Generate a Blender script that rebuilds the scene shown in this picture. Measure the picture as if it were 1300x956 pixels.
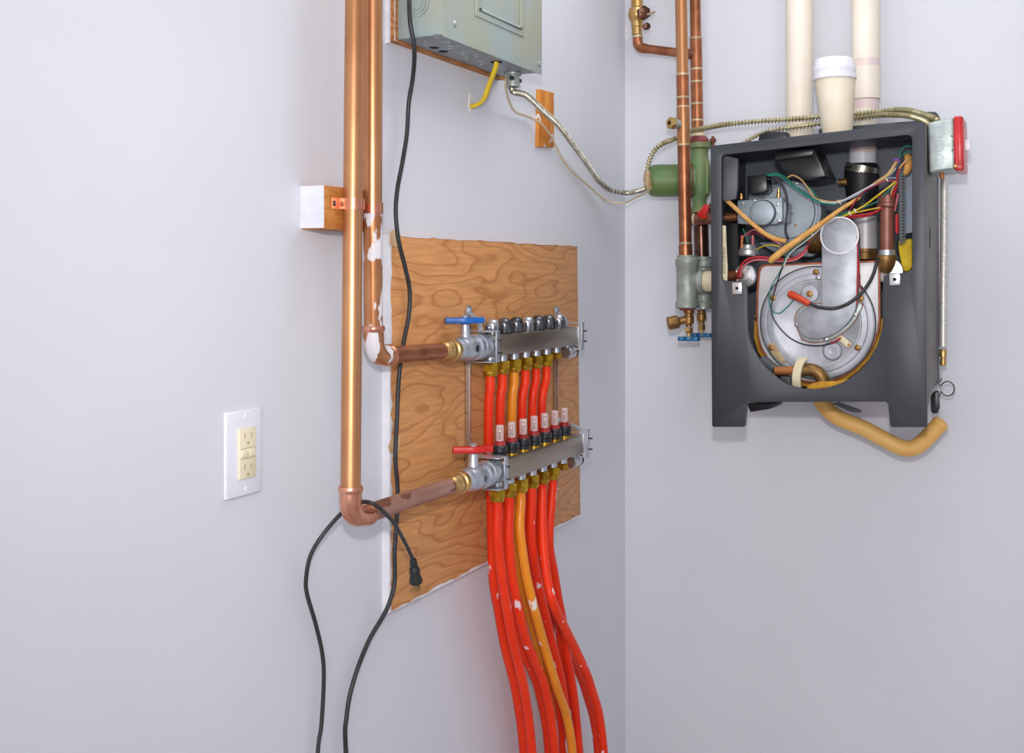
import bpy, bmesh, math, random
from mathutils import Vector as V, Matrix
from mathutils.geometry import tessellate_polygon
random.seed(7)
for o in list(bpy.data.objects): bpy.data.objects.remove(o)
scn = bpy.context.scene
COL = scn.collection

# ------------------------------------------------------------------ camera, light, exposure
F = 1386.0; PX, PY = 650.0, 352.0
ANG = math.atan(695/1386)
CAM = V((0.978, -2.586, 1.5))
cd = bpy.data.cameras.new('camera'); cam = bpy.data.objects.new('camera', cd); COL.objects.link(cam)
cam.location = CAM; cam.rotation_euler = (math.pi/2, 0, ANG)
cd.sensor_width = 36; cd.sensor_fit = 'HORIZONTAL'; cd.lens = F/1300*36
cd.shift_y = -(478-PY)/1300; cd.clip_start = .02
scn.camera = cam
w = bpy.data.worlds.new('world'); scn.world = w; w.use_nodes = True
w.node_tree.nodes['Background'].inputs[0].default_value = (.93, .95, 1, 1)
w.node_tree.nodes['Background'].inputs[1].default_value = .47
def light(name, kind, loc, energy, size=None, rot=(0,0,0), col=(1,1,1)):
    d = bpy.data.lights.new(name, kind); d.energy = energy; d.color = col
    if kind == 'AREA': d.shape = 'RECTANGLE'; d.size, d.size_y = size
    elif size: d.shadow_soft_size = size
    o = bpy.data.objects.new(name, d); COL.objects.link(o); o.location = loc; o.rotation_euler = rot
    return o
fl = light('camera_flash', 'SPOT', (CAM.x, CAM.y, 1.72), 52, .03, (math.radians(88), 0, ANG-math.radians(11)), col=(1, .97, .95))
fl.data.spot_size = math.radians(104); fl.data.spot_blend = 1
light('ceiling_fill', 'AREA', (.55, -.75, 2.47), 5.6, (.8, .8), col=(.93, .96, 1))  # unseen fill added under the ceiling to lift the corner; no fixture modelled
light('rear_fill', 'AREA', (1.3, -3.47, 1.6), 25, (2.0, 1.6), (math.pi/2, 0, 0), col=(1, .975, .975))  # soft fill added behind the camera to even out the walls; no window there
scn.view_settings.view_transform = 'Standard'; scn.view_settings.look = 'None'
scn.view_settings.gamma = 1; scn.view_settings.use_curve_mapping = False
scn.view_settings.exposure = 0.08

RIGHT = V((math.cos(ANG), math.sin(ANG), 0)); FWD = V((-math.sin(ANG), math.cos(ANG), 0)); UP = V((0,0,1))
X, Y, Z = V((1,0,0)), V((0,1,0)), V((0,0,1))
def ray(px, py): return RIGHT*((px-PX)/F) + FWD + UP*((PY-py)/F)
def L(px, py, o=0.0):                # a point o metres off the left wall (x = 0)
    d = ray(px, py); return CAM + d*((o-CAM.x)/d.x)
def R(px, py, o=0.0):                # a point o metres off the right wall (y = 0)
    d = ray(px, py); return CAM + d*((-o-CAM.y)/d.y)
def H(px, py, z):                    # a point at height z
    d = ray(px, py); return CAM + d*((z-CAM.z)/d.z)
def mpp(p): return (V(p)-CAM).dot(FWD)/F      # metres to a pixel at p
def Lp(l): return [L(*a) for a in l]
def Rp(l): return [R(*a) for a in l]

# ------------------------------------------------------------------ materials
def lin(c):
    return tuple((x/255/12.92 if x/255 <= .04045 else ((x/255+.055)/1.055)**2.4) for x in c) + (1,)
MATS = {}
def M(name, c1, c2=None, rough=.5, metal=0, scale=25, lo=.35, hi=.65, bump=0, bscale=300, stretch=(1,1,1),
      splash=None, sthr=.62, sscale=60, sstretch=(1,1,1), spec=.5, trans=0, alpha=1):
    m = bpy.data.materials.new(name); m.use_nodes = True; nt = m.node_tree; N = nt.nodes; K = nt.links
    b = N['Principled BSDF']
    b.inputs['Roughness'].default_value = rough; b.inputs['Metallic'].default_value = metal
    b.inputs['Specular IOR Level'].default_value = spec
    b.inputs['Transmission Weight'].default_value = trans; b.inputs['Alpha'].default_value = alpha
    tc = N.new('ShaderNodeTexCoord'); mp = N.new('ShaderNodeMapping'); K.new(tc.outputs['Object'], mp.inputs[0])
    mp.inputs['Scale'].default_value = stretch
    nz = N.new('ShaderNodeTexNoise'); nz.inputs['Scale'].default_value = scale; nz.inputs['Detail'].default_value = 4
    K.new(mp.outputs[0], nz.inputs['Vector'])
    cr = N.new('ShaderNodeValToRGB'); K.new(nz.outputs['Fac'], cr.inputs[0])
    cr.color_ramp.elements[0].position = lo; cr.color_ramp.elements[0].color = lin(c1)
    cr.color_ramp.elements[1].position = hi; cr.color_ramp.elements[1].color = lin(c2 or tuple(x*.93 for x in c1))
    out = cr.outputs[0]
    if splash:
        mp2 = N.new('ShaderNodeMapping'); K.new(tc.outputs['Object'], mp2.inputs[0]); mp2.inputs['Scale'].default_value = sstretch
        n2 = N.new('ShaderNodeTexNoise'); n2.inputs['Scale'].default_value = sscale; n2.inputs['Detail'].default_value = 3
        K.new(mp2.outputs[0], n2.inputs['Vector'])
        r2 = N.new('ShaderNodeValToRGB'); K.new(n2.outputs['Fac'], r2.inputs[0])
        r2.color_ramp.elements[0].position = sthr; r2.color_ramp.elements[1].position = sthr+.02
        mx = N.new('ShaderNodeMix'); mx.data_type = 'RGBA'
        K.new(r2.outputs[0], mx.inputs[0]); K.new(out, mx.inputs[6]); mx.inputs[7].default_value = lin(splash)
        out = mx.outputs[2]
        if metal:
            mm = N.new('ShaderNodeMath'); mm.operation = 'MULTIPLY_ADD'
            K.new(r2.outputs[0], mm.inputs[0]); mm.inputs[1].default_value = -metal; mm.inputs[2].default_value = metal
            K.new(mm.outputs[0], b.inputs['Metallic'])
    K.new(out, b.inputs['Base Color'])
    if bump:
        n3 = N.new('ShaderNodeTexNoise'); n3.inputs['Scale'].default_value = bscale; n3.inputs['Detail'].default_value = 3
        K.new(mp.outputs[0], n3.inputs['Vector'])
        bp = N.new('ShaderNodeBump'); bp.inputs['Strength'].default_value = bump; bp.inputs['Distance'].default_value = .002
        K.new(n3.outputs['Fac'], bp.inputs['Height']); K.new(bp.outputs[0], b.inputs['Normal'])
    MATS[name] = m
    return m
def plywood(name, base, line, stretch, freq):
    m = M(name, base, tuple(x*.9 for x in base), rough=.55, scale=6, stretch=(1, 2, 30))
    nt = m.node_tree; N = nt.nodes; K = nt.links; b = N['Principled BSDF']
    src = b.inputs['Base Color'].links[0].from_socket
    tc = N.new('ShaderNodeTexCoord'); mp = N.new('ShaderNodeMapping'); mp.inputs['Scale'].default_value = stretch
    K.new(tc.outputs['Object'], mp.inputs[0])
    nz = N.new('ShaderNodeTexNoise'); nz.inputs['Scale'].default_value = 1.6; nz.inputs['Detail'].default_value = 2.5; nz.inputs['Roughness'].default_value = .42
    K.new(mp.outputs[0], nz.inputs['Vector'])
    a = N.new('ShaderNodeMath'); a.operation = 'MULTIPLY'; a.inputs[1].default_value = freq; K.new(nz.outputs['Fac'], a.inputs[0])
    f = N.new('ShaderNodeMath'); f.operation = 'FRACT'; K.new(a.outputs[0], f.inputs[0])
    cr = N.new('ShaderNodeValToRGB'); K.new(f.outputs[0], cr.inputs[0])
    e = cr.color_ramp.elements
    e[0].position = 0; e[0].color = (0,0,0,1); e[1].position = .7; e[1].color = (.1,.1,.1,1)
    x = e.new(.9); x.color = (.7,.7,.7,1); x = e.new(1); x.color = (0,0,0,1)
    mx = N.new('ShaderNodeMix'); mx.data_type = 'RGBA'
    K.new(cr.outputs[0], mx.inputs[0]); K.new(src, mx.inputs[6]); mx.inputs[7].default_value = lin(line)
    K.new(mx.outputs[2], b.inputs['Base Color'])
    return m
M('wall_paint', (223,225,232), (219,221,229), rough=.6, scale=3, bump=.06, bscale=120)
M('ceiling_paint', (238,238,240), (232,232,235), rough=.8)
M('concrete', (196,194,192), (180,178,176), rough=.8, scale=8, bump=.2)
plywood('plywood', (222,158,98), (172,104,54), (1, 1.25, 5.2), 17)
M('plywood_edge', (205,140,80), (150,95,50), rough=.7, scale=20, stretch=(8,1,8))
M('raw_wood', (206,140,70), (180,108,48), rough=.65, scale=12, stretch=(2,3,12))
M('orange_wood', (226,150,58), (196,116,40), rough=.65, scale=14, stretch=(4,8,1), splash=(228,228,234), sthr=.64, sscale=26, sstretch=(1,2,1))
M('white_paint', (226,226,234), (214,214,224), rough=.6, scale=40, bump=.3, bscale=90)
M('caulk', (236,236,240), (222,222,230), rough=.6, bump=.5, bscale=150)
M('copper', (206,150,106), (180,124,82), rough=.32, metal=.75, scale=14, stretch=(1,1,.35))
M('copper_bright', (228,164,136), (208,136,104), rough=.26, metal=.85, scale=30)
M('copper_dull', (188,122,84), (142,86,58), rough=.36, metal=.75, scale=22)
M('copper_brown', (190,148,132), (160,116,100), rough=.42, metal=.5, scale=16, stretch=(1,.5,1), splash=(112,62,38), sthr=.57, sscale=22, sstretch=(1,.45,1))
M('copper_painted', (212,150,104), (186,122,80), rough=.32, metal=.8, scale=14, splash=(230,226,230), sthr=.51, sscale=40, sstretch=(1,1,.35))
M('copper_dark', (120,84,66), (78,56,50), rough=.28, metal=.8, scale=18)
M('solder', (214,196,160), (180,160,130), rough=.45, metal=.5)
M('brass', (214,180,122), (190,148,84), rough=.32, metal=.8, scale=40)
M('brass_nut', (206,166,48), (158,118,28), rough=.3, metal=.78, scale=60)
M('brass_old', (168,128,76), (126,92,52), rough=.45, metal=.65, scale=40)
M('chrome', (206,208,212), (184,186,192), rough=.2, metal=.9, scale=30)
M('zinc', (200,206,214), (176,182,192), rough=.34, metal=.75, scale=40)
M('zinc_blue', (176,198,212), (200,206,210), rough=.36, metal=.7, scale=60)
M('steel_bar', (164,152,140), (146,134,122), rough=.3, metal=.8, scale=8, stretch=(1,.3,20))
M('strip_steel', (206,206,210), (190,190,196), rough=.07, metal=.95)
M('dark_chrome', (120,122,128), (70,72,78), rough=.2, metal=.85, scale=50)
M('galvanised', (182,192,190), (156,166,162), rough=.45, metal=.5, scale=50)
M('cast_iron_galv', (172,184,178), (150,158,144), rough=.5, metal=.35, scale=40, bump=.3, bscale=120)
M('black_rubber', (38,38,40), (28,28,30), rough=.5)
M('cord_black', (50,50,52), (40,40,42), rough=.45)
M('black_plastic', (34,36,40), (26,28,32), rough=.32)
M('void', (8,8,8), (5,5,5), rough=.9)
M('white_plastic', (236,238,246), (230,232,240), rough=.35)
M('ivory_plastic', (240,230,202), (236,224,192), rough=.4)
M('ivory_shadow', (190,172,120), (180,160,110), rough=.5)
M('blue_plastic', (24,104,190), (18,90,170), rough=.35)
M('blue_enamel', (36,118,170), (26,92,140), rough=.4, scale=60)
M('red_plastic', (214,42,36), (196,32,28), rough=.38)
M('red_cover', (214,50,56), (190,34,40), rough=.3)
M('pex_red', (242,60,20), (230,48,16), spec=.3, rough=.4, scale=10, splash=(236,214,216), sthr=.665, sscale=48, sstretch=(1,1,.33))
M('pex_red_clean', (236,58,30), (224,48,26), rough=.33, scale=10)
M('pex_orange', (240,150,28), (228,132,20), rough=.35, scale=10, splash=(236,226,214), sthr=.68, sscale=48, sstretch=(1,1,.33))
M('sight_glass', (252,226,222), (248,212,208), rough=.12, trans=.45)
M('scale_print', (60,40,44), rough=.5)
M('meter_red', (170,44,44), (140,30,32), rough=.3)
M('panel_paint', (166,182,180), (176,178,154), rough=.38, metal=.15, scale=7, lo=.42, hi=.72)
M('panel_bottom', (150,156,162), (132,140,146), rough=.4, metal=.3, scale=20)
M('cable_yellow', (240,208,50), (228,190,40), rough=.45)
M('wire_cream', (224,206,172), (206,184,150), rough=.5)
M('armour', (176,172,158), (146,142,128), rough=.3, metal=.75, scale=60)
M('armour_brass', (204,196,160), (168,158,116), rough=.32, metal=.65, scale=60)
M('pvc', (238,232,220), (234,218,194), rough=.42, scale=5, stretch=(1,1,.5))
M('pvc_purple', (222,200,204), (232,214,198), rough=.45, scale=30)
M('cup_paper', (242,234,214), (236,218,186), rough=.6, scale=8)
M('cup_lid', (236,236,242), (228,228,236), rough=.35)
M('boiler_grey', (57,60,67), (50,53,60), rough=.42, scale=12, bump=.12, bscale=500)
M('boiler_inner', (92,99,112), (80,87,98), rough=.5, scale=8)
M('boiler_side', (118,112,106), (98,94,90), rough=.55, scale=14)
M('boiler_back', (222,220,214), (206,204,198), rough=.6)
M('aluminium', (194,196,204), (170,173,182), rough=.48, metal=.35, scale=26)
M('aluminium_plate', (172,175,182), (150,154,162), rough=.45, metal=.45, scale=40)
M('aluminium_white', (222,220,222), (206,204,206), rough=.45, metal=.2, scale=20)
M('blower_grey', (172,184,192), (150,162,172), rough=.45, metal=.25, scale=20)
M('gasket_copper', (176,96,66), (128,66,44), rough=.45, metal=.4, scale=60)
M('dark_line', (54,54,58), (44,44,48), rough=.5)
M('gold_insulation', (216,164,36), (180,124,20), rough=.55, metal=.2, scale=60, bump=.4)
M('yellow_insulation', (232,204,40), (206,170,24), rough=.7, scale=60, bump=.5)
M('rust', (138,84,60), (104,60,44), rough=.6, metal=.2, scale=60)
M('rust_stain', (196,178,142), (168,138,92), rough=.6, scale=80)
M('rust_brown', (150,96,82), (120,72,60), rough=.42, metal=.25, scale=30)
M('pump_green', (92,128,78), (110,126,70), rough=.45, scale=14, bump=.15)
M('volute_green', (104,144,96), (134,136,90), rough=.5, scale=22, bump=.25)
M('union_rust', (150,72,74), (120,56,54), rough=.5, scale=60)
M('sleeve_tan', (222,170,92), (204,146,70), rough=.5, scale=60)
M('tape_tan', (226,196,154), (206,168,120), rough=.6, scale=60)
M('cream', (232,222,188), (216,204,168), rough=.5)
M('drain_beige', (240,192,112), (222,166,84), rough=.5, scale=10, lo=.4, hi=.7)
M('brown_tube', (184,116,56), (160,96,44), rough=.4)
M('silver', (214,214,214), (190,190,192), rough=.28, metal=.7)
M('grey_rubber', (96,98,104), (80,82,88), rough=.55)
M('boot_orange', (222,88,46), (206,70,36), rough=.4)
M('braid', (236,232,226), (196,192,186), rough=.4, metal=.4, scale=400, lo=.45, hi=.55)
for n, c in dict(green=(30,120,96), teal=(28,140,124), red=(190,36,48), maroon=(140,30,58), yellow=(222,190,30), dark=(48,50,54),
                 white=(214,220,224), tan=(206,166,112), pink=(206,110,116), orange=(224,120,40), purple=(130,90,170), bluegrey=(140,156,178)).items():
    M('wire_'+n, c, rough=.4)

# ------------------------------------------------------------------ mesh helpers
class MB:
    def __init__(s): s.v = []; s.f = []; s.mi = []; s.cur = 0
    def add(s, vs, fs):
        b = len(s.v); s.v += [V(p) for p in vs]
        for f in fs: s.f.append([i+b for i in f]); s.mi.append(s.cur)
        return s
    def hexa(s, a, d):                       # four points + extrusion vector
        a = [V(p) for p in a]; d = V(d)
        return s.add(a+[p+d for p in a], [(0,1,2,3),(7,6,5,4),(0,4,5,1),(1,5,6,2),(2,6,7,3),(3,7,4,0)])
    def box(s, c, sx, sy, sz, ax=X, ay=Y, az=Z):
        c = V(c); ax, ay, az = V(ax)*sx/2, V(ay)*sy/2, V(az)*sz/2
        return s.hexa([c-ax-ay-az, c+ax-ay-az, c+ax+ay-az, c-ax+ay-az], az*2)
    def prism(s, pts, d, holes=()):
        d = V(d); loops = [[V(p) for p in pts]]+[[V(p) for p in h] for h in holes]
        flat = [p for l in loops for p in l]; n = len(flat)
        tr = tessellate_polygon(loops)
        fs = [tuple(t) for t in tr]+[tuple(i+n for i in reversed(t)) for t in tr]
        k = 0
        for l in loops:
            m = len(l)
            for i in range(m): a, b = k+i, k+(i+1) % m; fs.append((a, b, b+n, a+n))
            k += m
        return s.add(flat+[p+d for p in flat], fs)
    def tube(s, pts, r, n=12, caps=True, flat=1.0, flatdir=None):
        pts = [V(p) for p in pts]; m = len(pts)
        rs = r if isinstance(r, (list, tuple)) else [r]*m
        T = []
        for i in range(m): T.append((pts[min(i+1, m-1)]-pts[max(i-1, 0)]).normalized())
        up = flatdir and V(flatdir) or (Z if abs(T[0].z) < .9 else X)
        u = (up-T[0]*up.dot(T[0])).normalized(); vs = []; fs = []
        for i in range(m):
            u = (u-T[i]*u.dot(T[i])).normalized(); w_ = T[i].cross(u)
            for k in range(n):
                a = 2*math.pi*k/n
                vs.append(pts[i]+u*(math.cos(a)*rs[i]*flat)+w_*(math.sin(a)*rs[i]))
        for i in range(m-1):
            for k in range(n):
                fs.append((i*n+k, i*n+(k+1) % n, (i+1)*n+(k+1) % n, (i+1)*n+k))
        if caps: fs.append(tuple(range(n))[::-1]); fs.append(tuple((m-1)*n+k for k in range(n)))
        return s.add(vs, fs)
    def lathe(s, o, ax, prof, n=24, caps=True, ph=0):
        o = V(o); ax = V(ax).normalized(); u = ax.orthogonal().normalized()
        if abs(ax.z) > .99: u = X.copy()
        w_ = ax.cross(u); vs = []; fs = []; m = len(prof)
        for r, h in prof:
            for k in range(n):
                a = 2*math.pi*k/n+ph; vs.append(o+ax*h+u*(max(r, 1e-5)*math.cos(a))+w_*(max(r, 1e-5)*math.sin(a)))
        for i in range(m-1):
            for k in range(n): fs.append((i*n+k, i*n+(k+1) % n, (i+1)*n+(k+1) % n, (i+1)*n+k))
        if caps: fs.append(tuple(range(n))[::-1]); fs.append(tuple((m-1)*n+k for k in range(n)))
        return s.add(vs, fs)
    def ring(s, o, ax, r0, r1, h, n=40):      # flat annulus
        return s.lathe(o, ax, [(r0,0),(r1,0),(r1,h),(r0,h),(r0,0)], n, caps=False)
    def ribbon(s, pts, hv, th):               # strip of thickness th along a polyline, width hv
        pts = [V(p) for p in pts]; hv = V(hv); m = len(pts); vs = []; fs = []
        for i in range(m):
            t = (pts[min(i+1, m-1)]-pts[max(i-1, 0)]).normalized(); nn = t.cross(hv).normalized()*th/2
            p = pts[i]; vs += [p-nn-hv/2, p+nn-hv/2, p+nn+hv/2, p-nn+hv/2]
        for i in range(m-1):
            for k in range(4): fs.append((i*4+k, i*4+(k+1) % 4, i*4+4+(k+1) % 4, i*4+4+k))
        fs += [(0,1,2,3), tuple(m*4-4+k for k in (3,2,1,0))]
        return s.add(vs, fs)
def smooth(pts, n=6):                         # Catmull-Rom through the points
    pts = [V(p) for p in pts]; out = []
    P = [pts[0]*2-pts[1]]+pts+[pts[-1]*2-pts[-2]]
    for i in range(1, len(P)-2):
        a, b, c, d = P[i-1:i+3]
        for k in range(n):
            t = k/n
            out.append(.5*((2*b)+(c-a)*t+(2*a-5*b+4*c-d)*t*t+(3*b-3*c+d-a)*t**3))
    out.append(pts[-1]); return out
def elbow(c, d1, d2, l1, l2, rad, n=8):       # path from c+d1*l1 round the corner c to c+d2*l2
    c, d1, d2 = V(c), V(d1), V(d2); pts = [c+d1*l1]
    for i in range(n+1):
        t = i/n; a = c+d1*rad; b = c+d2*rad
        pts.append(a*(1-t)**2+c*2*t*(1-t)+b*t*t)
    pts.append(c+d2*l2); return pts
def obj(name, mb, mat, parent=None, bevel=0, origin=None, flat=False, seg=2):
    bm = bmesh.new()
    if parent is not None: o0 = V(parent['o'])
    else:
        xs = mb.v; o0 = V(origin) if origin is not None else V((sum(p.x for p in xs)/len(xs), sum(p.y for p in xs)/len(xs), min(p.z for p in xs)))
    vs = [bm.verts.new(p-o0) for p in mb.v]
    for f, mi in zip(mb.f, mb.mi):
        try: fc = bm.faces.new([vs[i] for i in f]); fc.material_index = mi
        except ValueError: pass
    bmesh.ops.remove_doubles(bm, verts=bm.verts, dist=1e-6)
    bmesh.ops.recalc_face_normals(bm, faces=bm.faces)
    if bevel:
        bmesh.ops.dissolve_limit(bm, angle_limit=.01, verts=bm.verts, edges=bm.edges)
        es = [e for e in bm.edges if len(e.link_faces) == 2 and e.calc_face_angle(0) > .6]
        bmesh.ops.bevel(bm, geom=es, offset=bevel, segments=seg, affect='EDGES', profile=.5, clamp_overlap=True)
    me = bpy.data.meshes.new(name); bm.to_mesh(me); bm.free()
    for x in (mat if isinstance(mat, (list, tuple)) else [mat]): me.materials.append(MATS[x])
    if not flat:
        me.polygons.foreach_set('use_smooth', [True]*len(me.polygons)); me.set_sharp_from_angle(angle=math.radians(38))
    o = bpy.data.objects.new(name, me); COL.objects.link(o); o['o'] = tuple(o0)
    if parent is not None: o.parent = parent
    else: o.location = o0
    return o
def tag(o, label, cat, group=None):
    o['label'] = label; o['category'] = cat
    if group: o['group'] = group
    return o
def thing(name, label, cat, loc, group=None):
    o = bpy.data.objects.new(name, None); COL.objects.link(o); o.location = V(loc); o['o'] = tuple(V(loc))
    o.empty_display_size = .02
    return tag(o, label, cat, group)
def struct(name, mb, mat):
    o = obj(name, mb, mat); o['kind'] = 'structure'; return o
def hexnut(mb, o, ax, r, h, ch=.12):
    return mb.lathe(o, ax, [(r*.86,0),(r,h*ch),(r,h*(1-ch)),(r*.86,h)], 6)
def rpoly(mb, pts, off, depth, holes=()):     # outline on the right wall's plane, given depth towards the wall
    return mb.prism([R(a, b, off) for a, b in pts], Y*depth, [[R(a, b, off) for a, b in h] for h in holes])
def jag(p0, p1, side, w0, w1, n=26):          # irregular strip along p0-p1, widening to side
    p0, p1, side = V(p0), V(p1), V(side); a = [p0.lerp(p1, i/n) for i in range(n+1)]
    return a+[p+side*random.uniform(w0, w1) for p in reversed(a)]
def ribbed(pts, r, pitch=.0076, n=10):         # corrugated flexible conduit
    pts = smooth(pts, 8); out = []; acc = 0; st = pitch/4
    segs = []
    for a, b in zip(pts, pts[1:]): segs.append((a, b, (b-a).length))
    tot = sum(s_[2] for s_ in segs); k = int(tot/st); res = []; i = 0; base = 0
    for j in range(k+1):
        d = min(j*st, tot-1e-6)
        while d > base+segs[i][2] and i < len(segs)-1: base += segs[i][2]; i += 1
        res.append(segs[i][0].lerp(segs[i][1], (d-base)/max(segs[i][2], 1e-9)))
    rs = [r*(.45, .45, 1.05, 1.05)[j % 4] for j in range(len(res))]
    return MB().tube(res, rs, n)

# ------------------------------------------------------------------ the room
CH = 2.5
RX, RY = 2.6, -3.5
struct('wall_left', MB().hexa([(-.1,RY,0),(0,RY,0),(0,0,0),(-.1,0,0)], (0,0,CH)), 'wall_paint')
struct('wall_right', MB().hexa([(-.1,0,0),(RX,0,0),(RX,.1,0),(-.1,.1,0)], (0,0,CH)), 'wall_paint')
struct('wall_back', MB().hexa([(-.1,RY-.1,0),(RX,RY-.1,0),(RX,RY,0),(-.1,RY,0)], (0,0,CH)), 'wall_paint')
struct('wall_side', MB().hexa([(RX,RY-.1,0),(RX+.1,RY-.1,0),(RX+.1,.1,0),(RX,.1,0)], (0,0,CH)), 'wall_paint')
struct('floor', MB().hexa([(-.1,RY-.1,-.1),(RX+.1,RY-.1,-.1),(RX+.1,.1,-.1),(-.1,.1,-.1)], (0,0,.1)), 'concrete')
struct('ceiling', MB().hexa([(-.1,RY-.1,CH),(RX+.1,RY-.1,CH),(RX+.1,.1,CH),(-.1,.1,CH)], (0,0,.1)), 'ceiling_paint')

# ------------------------------------------------------------------ LEFT WALL
# plywood board behind the manifolds
PB = [L(495,298,.013), L(733,312,.013), L(737,655,.013), L(495,778,.013)]
t = thing('plywood_board', 'large orange plywood board behind the two tubing manifolds', 'board', (.006, (PB[2].y+PB[3].y)/2, PB[3].z))
mb = MB(); mb.hexa(PB, (-.013,0,0)); obj('panel', mb, 'plywood', t, bevel=.0008)
le = [PB[0]+V((0,-.0006,0)), PB[3]+V((0,-.0006,0))]
mb = MB().prism([le[0]+V((-.013,0,0)), le[1]+V((-.013,0,0)), le[1]+V((.0005,0,0)), le[0]+V((.0005,0,0))], (0,-.002,0)); obj('painted_edge', mb, 'caulk', t)
mb = MB().prism(jag(PB[0]+V((.0002,-.001,0)), PB[3]+V((.0002,-.001,0)), (0,1,0), .001, .009, 40), (.0007,0,0)); obj('paint_smear', mb, 'caulk', t)
mb = MB().prism(jag(PB[3]+V((.0002,0,0)), PB[2]+V((.0002,0,0)), (0,0,1), .0005, .006, 40), (.0007,0,0)); obj('paint_smear', mb, 'caulk', t)
mb = MB().prism(jag(PB[0]+V((.0002,0,0)), PB[1]+V((.0002,0,0)), (0,0,-1), .0003, .003, 40), (.0007,0,0)); obj('paint_smear', mb, 'caulk', t)

# wall outlet
c = L(308, 575, .003)
t = thing('wall_outlet', 'white wall outlet plate with ivory receptacle left of copper pipes', 'outlet', c-Z*.057)
obj('cover_plate', MB().box(c, .006, .072, .115), 'white_plastic', t, bevel=.0028, seg=3)
c2 = c+V((.004,.0035,0))
rec = obj('receptacle', MB().box(c2, .005, .033, .067), 'ivory_plastic', t, bevel=.0008)
for dz in (.021, -.021):
    obj('slot', MB().box(c2+V((.0026,-.0065,dz+.003)), .0004, .0016, .008), 'ivory_shadow', rec)
    obj('slot', MB().box(c2+V((.0026,.0065,dz+.003)), .0004, .0016, .0065), 'ivory_shadow', rec)
    obj('ground_hole', MB().lathe(c2+V((.0024,0,dz-.0075)), X, [(.0022,0),(.0022,.0004)], 12), 'ivory_shadow', rec)
obj('test_button', MB().box(c2+V((.003,-.0075,0)), .003, .0125, .0085), 'ivory_plastic', rec, bevel=.0006)
obj('reset_button', MB().box(c2+V((.003,.0065,0)), .003, .0125, .0085), 'ivory_plastic', rec, bevel=.0006)
for dz in (.0068, -.0068): obj('button_groove', MB().box(c2+V((.0026,0,dz)), .0004, .031, .0008), 'ivory_shadow', rec)
for dz in (.0485, -.0485):
    obj('screw', MB().lathe(c+V((.003,.0035,dz)), X, [(.0034,0),(.003,.001)], 14), 'white_plastic', t)

# lumber block with pipe straps
bl, br = L(412,236,.042), L(478,290,.042); zb, zt = L(412,290,.042).z, L(412,235,.042).z
y0 = bl.y; y1 = br.y
mb = MB(); mb.hexa([(0,y0,zb),(.042,y0,zb),(.042,y1,zb),(0,y1,zb)], (0,0,zt-zb))
t = thing('wood_block', 'short lumber block on the wall behind the strapped copper pipes', 'wood block', (.02,(y0+y1)/2,zb))
obj('block', mb, 'raw_wood', t, bevel=.001)
yw = L(381,260,0).y
obj('painted_end', MB().prism([(0,yw,zt),(0,yw,zb+.001),(.012,y0-.004,zb+.001),(.0415,y0-.0012,zb+.002),(.0415,y0-.0012,zt),(.012,y0-.004,zt)], (0,.0,0.0005)) if False else
    MB().prism([(0.0003,yw,zb+.001),(.0415,y0-.0015,zb+.001),(.0415,y0-.0002,zb+.001),(.0003,y0-.0002,zb+.001)], (0,0,zt-zb-.0012)), 'white_paint', t)

# manifold geometry
LO, UO = .082, .045                 # stand-off of the lower and upper bar
lz = L(690,581,LO+.018).z; uz = L(682,433,UO+.019).z
ly0, ly1 = L(639,597,LO+.018).y, L(740,565,LO+.018).y
uy0, uy1 = L(629,437,UO+.019).y, L(734,429,UO+.019).y
lys = [L(634.5,575,LO).y+(L(716.5,553,LO).y-L(634.5,575,LO).y)*i/6 for i in range(7)]
uys = [L(623,415,UO).y+(L(707,411,UO).y-L(623,415,UO).y)*i/6 for i in range(7)]
def spread(a, b, o): ya, yb = L(a,0,o).y, L(b,0,o).y; return [ya+(yb-ya)*i/6 for i in range(7)]
unys = spread(622.3, 706, UO); lnys = spread(631.3, 714, LO)
uys = spread(625, 709, UO)
# copper lines
PR = .0143
def copper_line(label, top, clamp, corner, o, runend, zrun, painted, name='copper_pipe'):
    C0 = L(corner[0], corner[1], o); C0.z = zrun[0]
    E = V((o, runend, zrun[1])); D = (E-C0).normalized()
    cl = L(*clamp); tp = L(*top)
    B = C0+Z*.034
    t = thing(name, label, 'pipe', C0)
    t2 = tp+(tp-cl)*((CH-tp.z)/(tp.z-cl.z))
    pm = 'copper'
    obj('riser_pipe', MB().tube([B, cl, t2] if not painted else [cl, t2], PR, 24, caps=False), pm, t)
    if painted: obj('riser_pipe', MB().tube([B, cl], PR, 24, caps=False), 'copper_painted', t)
    e = obj('elbow', MB().tube(elbow(C0, Z, D, .04, .04, .03), .0158, 24), 'copper_painted' if painted else 'copper_bright', t)
    mb = MB(); mb.lathe(C0+Z*.037, Z, [(.0158,0),(.0178,.003),(.0178,.007),(.0165,.01)], 24); obj('collar', mb, 'copper_bright', e)
    mb = MB(); mb.lathe(C0+D*.037, D, [(.0158,0),(.0178,.003),(.0178,.007),(.0165,.01)], 24); obj('collar', mb, 'copper_bright', e)
    obj('run_pipe', MB().tube([C0+D*.035, E], .0138, 24), 'copper_brown' if not painted else 'copper_dull', t)
    return t, C0, E
lya = L(572,616,LO).y; uya = L(562,444,UO).y
zr = L(483,646,LO).z
lower_line, LC, LE = copper_line('front copper pipe bending to the lower manifold with red valve handle', (450.5,0,.058), (448,258,.058), (445,659), LO, lya, (zr, lz), False)
upper_line, UC, UE = copper_line('rear copper pipe with white paint smears bending to the upper manifold', (473.5,0,.057), (473,264,.057), (474,455), UO, uya, (L(514,448,UO).z, uz), True)
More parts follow.
